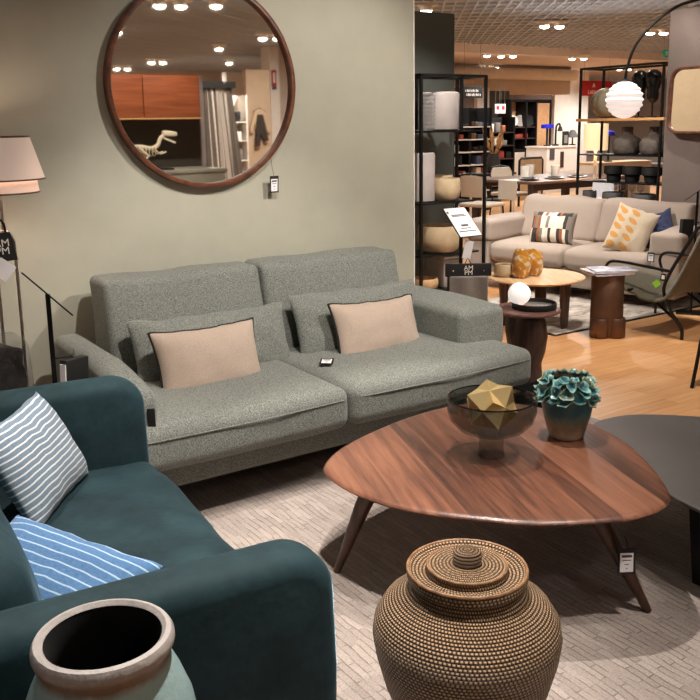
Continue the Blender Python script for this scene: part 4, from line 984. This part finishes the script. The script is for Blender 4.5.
# framed display cabinet
x0, x1 = on(510, 549, 14)
Dc = T('display_cabinet', 'black framed display cabinet with cane doors at store back', 'cabinet', (x0, 14, 0)); w_ = x1 - x0
for x in (0, w_ * .385, w_ * .64, w_): mk('upright', box(x - .022, x + .022, -.02, .36, .0, 1.97), m_black, Dc)
for z in (.0, .88, 1.93): mk('rail', box(0, w_, -.02, .36, z, z + .045), m_black, Dc)
m_canep = M('cane_panel', (206, 160, 116), .7, col2=(186, 138, 94), vs=30)
mk('cane_door', box(w_ * .64 + .03, w_ - .03, -.01, .01, .95, 1.90), m_canep, Dc)
mk('back_panel', box(.02, w_ * .37, .3, .33, .93, 1.92), m_canep, Dc); mk('back_panel', box(w_ * .40, w_ * .62, .3, .33, .93, 1.92), m_white, Dc)
for z in (1.14, 1.38): mk('shelf', box(0.02, w_ * .64, 0, .32, z, z + .02), m_dkwood, Dc)
mk('drawer_front', box(.03, w_ - .03, -.005, .02, .08, .86), m_cream, Dc)
for i, (fx, m, lb) in enumerate(((.14, m_white, 'leftmost round plate standing in display cabinet'), (.34, m_warmgrey, 'middle round plate standing in display cabinet'), (.55, m_blackm, 'right dark round plate standing in display cabinet'))):
    mk('plate', xf(lathe([(0, 0), (.08, 0), (.125, .015), (.125, .02), (.08, .008), (0, .007)], 28), (0, 0, .125), (R(80), 0, R(-25))), m, loc=(x0 + fx * w_, 14.12, 1.4005), label=lb, cat='plate')
for fx, h, m, lb in ((.28, .08, MERCH[0], 'small red box on cabinet shelf below plates'), (.42, .09, m_red, 'bright red box on cabinet shelf below plates'), (.12, .07, MERCH[2], 'brown box at left on cabinet shelf below plates')):
    mk('small_box', soft(-.09, .09, -.06, .06, 0, h, .01), m, loc=(x0 + fx * w_, 14.12, 1.1605), label=lb, cat='box')
# white counter with lamps
x0, x1 = on(547, 576, 13.2)
Ct = T('counter', 'white store counter with small posters beyond the dining table', 'counter', (x0, 13.2, 0)); w_ = x1 - x0
zt = aty(560, 146, 13.2).z
mk('cabinet', box(0, w_, 0, .6, 0, zt - .03), m_white, Ct); mk('counter_top', box(-.02, w_ + .02, -.02, .62, zt - .03, zt), m_white, Ct)
mk('poster', box(.08, .22, -.012, -.001, zt - .28, zt - .05), m_ink, Ct); mk('slot', box(.40, .50, -.012, -.001, zt - .45, zt - .12), m_dkwood, Ct)
mk('drawer', box(.02, w_ - .02, -.01, -.001, .05, zt - .52), M('grey_white', (206, 202, 196), .5), Ct)
tl = T('table_lamp', 'cobalt blue T-shaped table lamp on the white counter', 'lamp', (x0 + .2, 13.4, zt)); mk('stem', rod((0, 0, .004), (0, 0, .40), .022), m_blackm, tl); mk('shade', lathe([(0, .37), (.13, .37), (.13, .45), (0, .46)], 24), m_blue, tl); mk('base', lathe([(0, 0), (.07, 0), (.07, .02), (0, .03)], 20), m_blackm, tl)
tl = T('table_lamp', 'black bent-neck lamp on white counter beside blue lamp', 'lamp', (x0 + .46, 13.4, zt)); mk('stem', tube(smooth_line([(0, 0, .01), (0, 0, .3), (.02, 0, .42), (.10, 0, .46), (.13, 0, .38)], 4), .02), m_blackm, tl); mk('base', lathe([(0, 0), (.07, 0), (.07, .03), (0, .04)], 20), m_blackm, tl); mk('shade', lathe([(0, .3), (.06, .31), (.03, .4), (0, .41)], 20), m_blackm, tl, loc=(.13, 0, 0))
pf_ = T('photo_frame', 'small dark picture frame standing on the white counter', 'frame', (x0 + .76, 13.4, zt)); mk('frame', soft(-.09, .09, -.012, .012, 0, .3, .004), m_blackm, pf_); mk('picture', box(-.05, .05, -.016, -.0125, .05, .22), MERCH[4], pf_)
tl = T('table_lamp', 'dark cone-shaded desk lamp at right end of white counter', 'lamp', (x0 + .98, 13.4, zt)); mk('stem', rod((0, 0, .02), (.0, 0, .26), .015), m_blackm, tl); mk('shade', lathe([(.0, .16), (.13, .17), (.05, .32), (0, .33)], 24), m_greyb, tl); mk('base', lathe([(0, 0), (.07, 0), (.07, .02), (0, .03)], 20), m_blackm, tl)
p = atx(609, 134, 12.4)
tl = T('table_lamp', 'cobalt blue mushroom lamp seen through right shelf unit', 'lamp', (p.x, p.y, .80)); mk('shade', lathe([(0, p.z - .83), (.11, p.z - .83), (.09, p.z - .76), (0, p.z - .73)], 24), m_blue, tl); mk('stem', rod((0, 0, .01), (0, 0, p.z - .8), .02), m_blackm, tl); mk('base', lathe([(0, 0), (.07, 0), (.07, .015), (0, .02)], 20), m_blackm, tl)
Sb = T('sideboard', 'low cream sideboard under the blue lamp behind right shelf unit', 'sideboard', (p.x, p.y, 0)); mk('cabinet', box(-.5, .9, -.22, .22, .12, .78), m_cream, Sb); mk('counter_top', box(-.52, .92, -.23, .23, .78, .80), m_lightw, Sb)
for x in (-.45, .85):
    for y in (-.18, .18): mk('leg', rod((x, y, 0), (x, y, .125), .02), m_black, Sb)
# black framed screen
p = aty(531, 165, 11.6)
Fs = T('folding_screen', 'low black framed panel standing behind dining table', 'screen', (p.x, 11.6, 0))
mk('panel', box(-.27, .27, -.01, .01, .1, aty(531, 159, 11.6).z), m_stoneb, Fs)
mk('frame', tube([(-.29, 0, 0), (-.29, 0, aty(531, 158, 11.6).z - .04), (-.25, 0, aty(531, 158, 11.6).z), (.25, 0, aty(531, 158, 11.6).z), (.29, 0, aty(531, 158, 11.6).z - .04), (.29, 0, 0)], .022), m_black, Fs)

# signs
def hung_sign(name, label, p0, p1, Y, m, top=CZ - .1, cord=True):
    a, b = aty(*p0, Y), aty(*p1, Y); o = T(name, label, 'sign', ((a.x + b.x) / 2, Y, (a.z + b.z) / 2)); w, h = abs(b.x - a.x), abs(a.z - b.z)
    mk('panel', soft(-w / 2, w / 2, -.015, .015, -h / 2, h / 2, .006), m, o)
    if cord:
        for x in (-w * .4, w * .4): mk('cord', rod((x, 0, h / 2), (x, 0, top - o.location.z), .004), m_steel, o)
    return o, w, h
o, w_, h = hung_sign('department_sign', 'black hanging department sign with two white text lines', (462, 86), (482, 98), 12.5, m_blackm, CZ)
for zz, x0, x1, k in ((.12, -.36, .30, 9), (-.22, -.30, .42, 11)):
    mk('lettering', join(*[box(w_ * (x0 + (x1 - x0) * q / k), w_ * (x0 + (x1 - x0) * (q + (.62 if q % 3 else .35)) / k), -.0185, -.0155, h * (zz - .11), h * (zz + (.11 if q % 2 else .07))) for q in range(k)]), m_whitetx, o)
o, w_, h = hung_sign('store_sign', 'red hanging store sign with white letters behind right shelf unit', (581, 80.5), (611, 96), 14.2, m_red)
txt('lettering', 'A', h * .42, m_whitetx, o, (-w_ * .1, -.018, h * .18), (R(90), 0, 0)); txt('lettering', 'LAFAYETTE', h * .34, m_whitetx, o, (0, -.018, -h * .26), (R(90), 0, 0), 1.0)
hung_sign('store_sign', 'plain red hanging sign between lantern and black totems', (632, 77), (646, 86), 14.2, m_red)
for i, (a, b) in enumerate((((495, 104), (499.6, 113.5)), ((500.4, 104), (505, 113.5)))):
    o, w_, h = hung_sign('poster', ('left of two small white posters with red print', 'right of two small white posters with red print')[i], a, b, 13.2, m_card, 2.2, True)
    mk('red_print', box(-w_ * .28, w_ * .28, -.019, -.0155, -h * .1, h * .3), m_red, o)
o, w_, h = hung_sign('exit_sign', 'small green emergency exit sign hanging near taupe wall edge', (663.5, 49.5), (668, 57.5), 10.5, M('exit_green', (10, 110, 84), .5, Emission__Color=lin((10, 120, 90)), Emission__Strength=.4), CZ)
mk('symbol', box(-.03, .03, -.02, -.0155, -h * .3, h * .3), m_white, o)

# ------------------------------------------------------------------ ceiling spotlights
def fixture(label, loc, rz=0, big=False, n=2, z=CZ):
    o = T('ceiling_spotlight', label, 'ceiling light', (loc[0], loc[1], z), rz, 'recessed spotlights in the store ceiling')
    L_ = .26 * n
    mk('housing', soft(-L_ / 2, L_ / 2, -.09, .09, -.028, -.001, .006), m_white, o)
    for i in range(n):
        x = (i - (n - 1) / 2) * .25
        h_ = mk('lamp_head', lathe([(.078, -.085), (.084, -.03), (.07, -.02), (0, -.02)], 24), m_white, o, loc=(x, 0, 0))
        mk('lens', xf(ball(.072, 20, 10, (1, 1, .5)), (0, 0, -.085)), m_lens2 if big else m_lens, h_)
    return o
WORD = ['nearest the charcoal panel', 'left of centre on grid ceiling', 'right of centre on grid ceiling', 'beside the taupe wall edge']
for (q, z, lb, n) in (((417, 8), 2.95, 'ceiling spotlight peeking above the charcoal panel', 2), ((552, 24), 2.95, 'ceiling spotlight trio on grid ceiling above the dining area', 2), ((657, 31), 2.95, 'ceiling spotlight pair beside the arc lamp pole', 2)):
    p = atz(*q, z); fixture(lb, p, R(-20), True, n)
for (q, lb, n) in (((487, 54), 'plaster ceiling spotlight above black department sign, left', 1), ((507, 54.5), 'plaster ceiling spotlight pair above black department sign, right', 2), ((486, 66.3), 'small far plaster ceiling spotlight row over the store shelves', 3), ((578, 57), 'plaster ceiling spotlight pair above the white column', 2), ((624, 68), 'plaster ceiling spotlight pair above the red sign', 2), ((568, 73), 'farthest plaster ceiling spotlight row by white column top', 3)):
    p = atz(*q, CZ - .15); fixture(lb, p, R(-30), False, n, CZ - .1)
def mrz(x, y, z): p = atz(x, y, z); return Vector((p.x, 2 * 3.975 - p.y, z))
def mry(x, y, Y): p = aty(x, y, 2 * 3.975 - Y); return Vector((p.x, Y, p.z))
for q, lb, n in (((170, 3), 'ceiling spotlight pair at top of the round mirror reflection', 2), ((216, 3), 'ceiling spotlight at upper right of round mirror reflection', 1), ((117, 30), 'ceiling spotlight at left rim of round mirror reflection', 1), ((157, 61), 'ceiling spotlight pair above reflected wood cabinet', 2), ((122, 67.5), 'ceiling spotlight pair above left of reflected wood cabinet', 2), ((219, 47), 'ceiling spotlight above reflected grey curtain', 1), ((229, 61.5), 'far ceiling spotlight above reflected grey curtain', 1), ((270, 36.5), 'ceiling spotlight pair at right rim of round mirror reflection', 2)):
    fixture(lb, mrz(*q, CZ - .05), R(15), True, n)
for i, (p, lb) in enumerate((((2.45, 2.62), 'over the walnut table'), ((2.0, 1.35), 'over the rattan basket'), ((3.3, 2.62), 'over the right arm of grey sofa'), ((1.3, 1.2), 'over the teal sofa'), ((4.3, 2.5), 'over the bare floor by the armchair'), ((4.7, 3.8), 'over the bronze pedestal'), ((5.0, 5.75), 'over the beige sofa'))):
    fixture('ceiling spotlight out of frame ' + lb, p, R(10 * i), False, 1)

# ------------------------------------------------------------------ the side of the store the round mirror shows
st('wall_display', box(1.9, 3.56, .02, .12, 0, 1.955), M('umber_wall_paint', (70, 62, 52), .7))
st('trim_5', box(3.56, 3.60, .0, .14, 0, 1.96), m_warmgrey)
Wc = T('wall_cabinet', 'orange walnut wall cabinet with two doors reflected in round mirror', 'cabinet', (2.86, .125, 1.58))
mk('carcass', box(-.86, .56, 0, .33, 0, .375), m_cab, Wc)
for x0, x1 in ((-.85, .018), (.026, .545)): mk('door', soft(x0, x1, .33, .35, .012, .365, .003), m_cab, Wc)
mk('light_strip', box(-.86, .56, .335, .352, -.006, .008), m_shelfw, Wc)
Lg = T('console', 'pale sage plinth under the dinosaur skeleton, seen in the mirror', 'plinth', (2.88, .45, 0)); mk('plinth', box(-.7, .62, -.3, .3, 0, 1.11), m_sage, Lg); mk('top_board', soft(-.72, .64, -.31, .31, 1.11, 1.14, .004), m_sage, Lg)
Di = T('dinosaur_skeleton', 'small bone coloured dinosaur skeleton figure reflected in the mirror', 'figurine', (2.90, .60, 1.141))
Di.scale = (1.3, 1.3, 1.25)
mk('base', soft(-.16, .12, -.05, .05, 0, .012, .004), m_blackm, Di)
spine = smooth_line([(-.34, 0, .10), (-.22, 0, .155), (-.10, 0, .165), (-.02, 0, .15), (.03, 0, .17), (.05, 0, .215), (.075, 0, .235)], 4)
mk('spine', tube(spine, [.004 + .010 * min(1, i / 10) for i in range(len(spine))], 8), m_bone, Di)
mk('skull', xf(warp(soft(-.045, .06, -.02, .02, -.018, .022, .014, 4, 3), lambda p: Vector((p.x, p.y * (1 - 4 * max(0, p.x)), p.z * (1 - 5 * max(0, p.x))))), (.11, 0, .245), (0, R(4), 0)), m_bone, Di)
mk('jaw', bar((.075, 0, .218), (.155, 0, .185), .012), m_bone, Di)
for k in range(7):
    x = -.13 + k * .022; mk('rib', tube([(x, .034 * math.cos(R(a)), .13 + .034 * math.sin(R(a))) for a in range(80, 461, 40)], .0035, 5), m_bone, Di)
for s in (-1, 1):
    mk('leg', tube([(-.11, s * .03, .15), (-.05, s * .035, .10), (-.10, s * .035, .05), (-.06, s * .035, .014), (-.02, s * .035, .012)], [.012, .010, .008, .007, .004], 6), m_bone, Di)
    mk('arm', tube([(.0, s * .025, .14), (.035, s * .03, .11), (.075, s * .03, .125)], .005, 5), m_bone, Di)
# curtain
a, b = mry(199, 82, -3.8), mry(232, 82, -3.8)
Cu = T('curtain', 'grey and white striped fitting-room curtain on black rail in mirror', 'curtain', (a.x, -3.8, 0)); wd = b.x - a.x
mk('rail_cover', box(-.05, wd + .02, -.06, .08, 2.04, 2.13), m_blackm, Cu)
for mm, nm, ph in ((m_curtain, 'cloth', 0),):
    V, F, U = [], [], []; nx, nz = 96, 24
    for j in range(nz + 1):
        t = j / nz; z = 2.05 - 2.0 * t
        for i in range(nx + 1):
            u = i / nx; sp3 = 1 + .35 * t
            V.append((u * wd * sp3 + .02 * math.sin(u * 18 + t * 2), .055 * math.sin(u * 2 * PI * 9 + .8 * math.sin(3 * u)) * (.6 + .5 * t), z))
    for j in range(nz):
        for i in range(nx): F.append((j * (nx + 1) + i, (j + 1) * (nx + 1) + i, (j + 1) * (nx + 1) + i + 1, j * (nx + 1) + i + 1)); U.append([(i / nx, 0), (i / nx, 1), ((i + 1) / nx, 1), ((i + 1) / nx, 0)])
    F = [f[::-1] for f in F]; U = [u[::-1] for u in U]
    mk('cloth', (V, F, U), stripes('curtain_stripe', (96, 88, 80), (126, 116, 106), (214, 204, 194), 10, 0, .28, .01), Cu, sharp=180)
# shelf, panel, outfit, pillar
a, b = mry(230, 120, -5.2), mry(247, 120, -5.2)
Sg = T('shelf_unit', 'white store shelf with small goods beside curtain in mirror', 'shelf', (a.x, -5.2, 0)); w_ = b.x - a.x
mk('back_panel', box(0, w_, -.32, -.3, 0, 2.0), m_white, Sg)
for x in (0, w_): mk('upright', box(x - .012, x + .012, -.3, 0, 0, 2.0), m_white, Sg)
for k, z in enumerate((.3, .62, .94, 1.26, 1.56)):
    mk('shelf', box(.012, w_ - .012, -.3, 0, z, z + .02), m_white, Sg); x = .03
    while x < w_ - .08:
        ww = rm.uniform(.05, .1); mk('packaged_good', soft(x, x + ww, -.16, -.03, 0, rm.uniform(.08, .22), .012), rm.choice(MERCH), loc=(a.x, -5.2, z + .0205), label='small good on white store shelf reflected beside curtain', cat='goods', group='goods on the reflected shelf'); x += ww + rm.uniform(.02, .05)
a, b = mry(246.5, 100, -7), mry(270, 100, -7)
st('wall_mirror_side', box(a.x, b.x, -7.15, -7, 0, 2.53), M('beige_panel', (186, 164, 140), .8))
a2, b2 = mry(271, 100, -7.4), mry(280, 100, -7.4)
st('wall_pillar', box(a2.x, b2.x, -7.75, -7.4, 0, CZ), m_white)
st('wall_mirror_end', box(b2.x, b2.x + 2.5, -7.9, -7.7, 0, CZ), m_far)
a, b = mry(226, 72, -9.5), mry(247, 90, -9.5)
st('wall_store_bright', box(a.x, b.x + .8, -9.7, -9.5, 0, a.z), m_white)
st('wall_added_beige', box(-6, 5.6, 11, 11.2, 0, CZ), M('sand_wall_paint', (206, 184, 152), .8))  # unseen wall added so the right-hand mirror reflects plain beige
st('wall_mirror_back', box(-5, 22, -15.2, -15, 0, CZ), m_far)
c = mry(258.5, 108, -6.97)
Ou = T('hanging_outfit', 'small beige shirt and dark overalls hanging on panel in mirror', 'outfit', (c.x, -6.95, 0)); zt = c.z
mk('hanger', tube([(-.13, .0, zt - .06), (0, 0, zt), (.13, 0, zt - .06)], .006), m_blackm, Ou)
def cloth2d(pts, t=.03): return xf(slab([(x, z) for x, z in pts], [(.01, -t), (0, -t * .5), (0, t * .5), (.01, t)]), rot=(R(90), 0, 0))
m_knit = M('oat_knit', (190, 166, 138), .9, bump=(20, .4)); m_dk = M('dark_denim', (52, 46, 42), .9, bump=(20, .4))
sh_ = [(-.05, zt - .02), (-.10, zt - .06), (-.21, zt - .34), (-.21, zt - .46), (-.14, zt - .45), (-.10, zt - .25), (-.10, zt - .4), (.10, zt - .4), (.10, zt - .25), (.15, zt - .45), (.21, zt - .46), (.20, zt - .34), (.10, zt - .06), (.05, zt - .02)]
mk('shirt', cloth2d(sh_), m_knit, Ou)
tr = [(-.055, zt - .12), (-.08, zt - .22), (-.10, zt - .42), (-.13, zt - .70), (-.02, zt - .70), (.0, zt - .48), (.06, zt - .62), (.16, zt - .60), (.11, zt - .42), (.08, zt - .22), (.055, zt - .12)]
mk('overalls', xf(cloth2d(tr, .03), (0, .035, 0)), m_dk, Ou)
a, b = mry(271.5, 70, -7.38), mry(276.5, 86, -7.38)
Es = T('wall_sign', 'red and white safety sign on white pillar seen in mirror', 'sign', ((a.x + b.x) / 2, -7.385, (a.z + b.z) / 2)); w_, h = b.x - a.x, a.z - b.z
mk('panel', box(-w_ / 2, w_ / 2, -.01, .008, -h / 2, h / 2), m_red, Es); mk('white_symbol', box(-w_ * .22, w_ * .22, .0085, .011, -h * .3, h * .35), m_white, Es); mk('blue_band', box(-w_ / 2, w_ / 2, .0085, .011, -h * .72, -h * .5), MERCH[7], Es)

# ------------------------------------------------------------------ light
w = bpy.data.worlds.new('store_ambient'); bpy.context.scene.world = w; w.use_nodes = True
w.node_tree.nodes['Background'].inputs[0].default_value = (1, .92, .84, 1); w.node_tree.nodes['Background'].inputs[1].default_value = .3
def spot(p, tgt, e, ang=60, blend=.6, r=.035, col=(1, .92, .83)):
    l = bpy.data.lights.new('spot_lamp', 'SPOT'); l.energy = e; l.spot_size = R(ang); l.spot_blend = blend; l.shadow_soft_size = r; l.color = col
    o = bpy.data.objects.new('spot_lamp', l); C.objects.link(o); o.location = p
    o.rotation_euler = (Vector(tgt) - Vector(p)).to_track_quat('-Z', 'Y').to_euler(); return o
def bulb(p, e, r=.06, col=(1, .92, .83)):
    l = bpy.data.lights.new('lamp_bulb', 'POINT'); l.energy = e; l.shadow_soft_size = r; l.color = col
    o = bpy.data.objects.new('lamp_bulb', l); C.objects.link(o); o.location = p; return o
spot((2.1, 2.4, 2.9), (2.02, 2.1, .4), 160, 50, .4, .018)
spot((2.35, 1.15, 2.9), (2.1, 2.12, .5), 85, 30, .6, .04)  # extra spot added to light bowl, ornament and pot from the front
spot((1.6, 2.0, 2.9), (1.75, 3.35, .5), 165, 58, .6)
spot((.9, 3.25, 2.9), (.5, 1.75, .6), 110, 46, .6)  # extra backlight added for highlights along the teal sofa's rounded edges
spot((3.0, 1.75, 2.9), (2.35, 4.0, .9), 200, 64, .7)
spot((1.1, 1.5, 2.9), (.6, 2.0, .4), 240, 64, .6)
spot((1.9, .7, 2.9), (1.4, 1.45, .3), 120, 42, .6)
spot((4.2, 2.6, 2.9), (4.3, 3.3, 0), 170, 75, .7)
spot((4.6, 3.9, 2.9), (4.9, 4.6, .3), 170, 75, .7)
spot((5.0, 5.6, 2.9), (6.2, 5.3, .4), 200, 75, .7)
spot((6.3, 4.6, 2.9), (7.1, 5.7, 1.2), 85, 70, .7)
spot((4.3, 4.7, 2.9), (4.8, 5.9, 1.1), 170, 66, .7)
for p, e in (((8.4, 7.4, 2.93), 75), ((10.2, 9.8, 2.93), 90), ((13.3, 12.6, 2.8), 60), ((16, 17.2, 2.8), 110), ((15.6, 12.0, 2.9), 100), ((20, 16, 2.8), 110), ((9.5, 12, 2.9), 90), ((12.2, 11.6, 2.9), 80)):
    spot(p, (p[0], p[1], 0), e * 2.3, 155, .6, .05, (1, .95, .9))
for p, t, e, an in (((4.3, -1.6, 2.93), (4.3, -1.6, 0), 260, 150), ((7.2, -4.6, 2.93), (7.2, -5.2, 0), 280, 150), ((8.2, -5.6, 2.93), (8.2, -7, .8), 40, 120), ((5.6, -2.4, 2.93), (5.7, -3.8, 1.), 160, 80), ((2.8, 1.8, 2.93), (2.85, .4, 1.6), 110, 60), ((8, -10.5, 2.93), (8, -10.5, 0), 400, 160), ((1.2, -1, 2.93), (1.2, -1, 0), 25, 150), ((19.3, 15.4, 2.85), (18.9, 17.9, 1.2), 120, 70), ((6.5, 6.8, 2.93), (7.9, 8.7, .7), 110, 60), ((2.2, 8.2, 2.93), (2.2, 11, 1.4), 260, 110)):  # some added to brighten: fill behind camera, column, dining chair, sand wall
    spot(p, t, e, an, .8, .05)
bulb(FLAMP, 70, .04)
bulb((.808, 3.70, 1.385), 3, .035, (1, .86, .72))

sc = bpy.context.scene
sc.view_settings.view_transform = 'Standard'; sc.view_settings.look = 'None'; sc.view_settings.gamma = 1; sc.view_settings.use_curve_mapping = False
sc.view_settings.exposure = .4
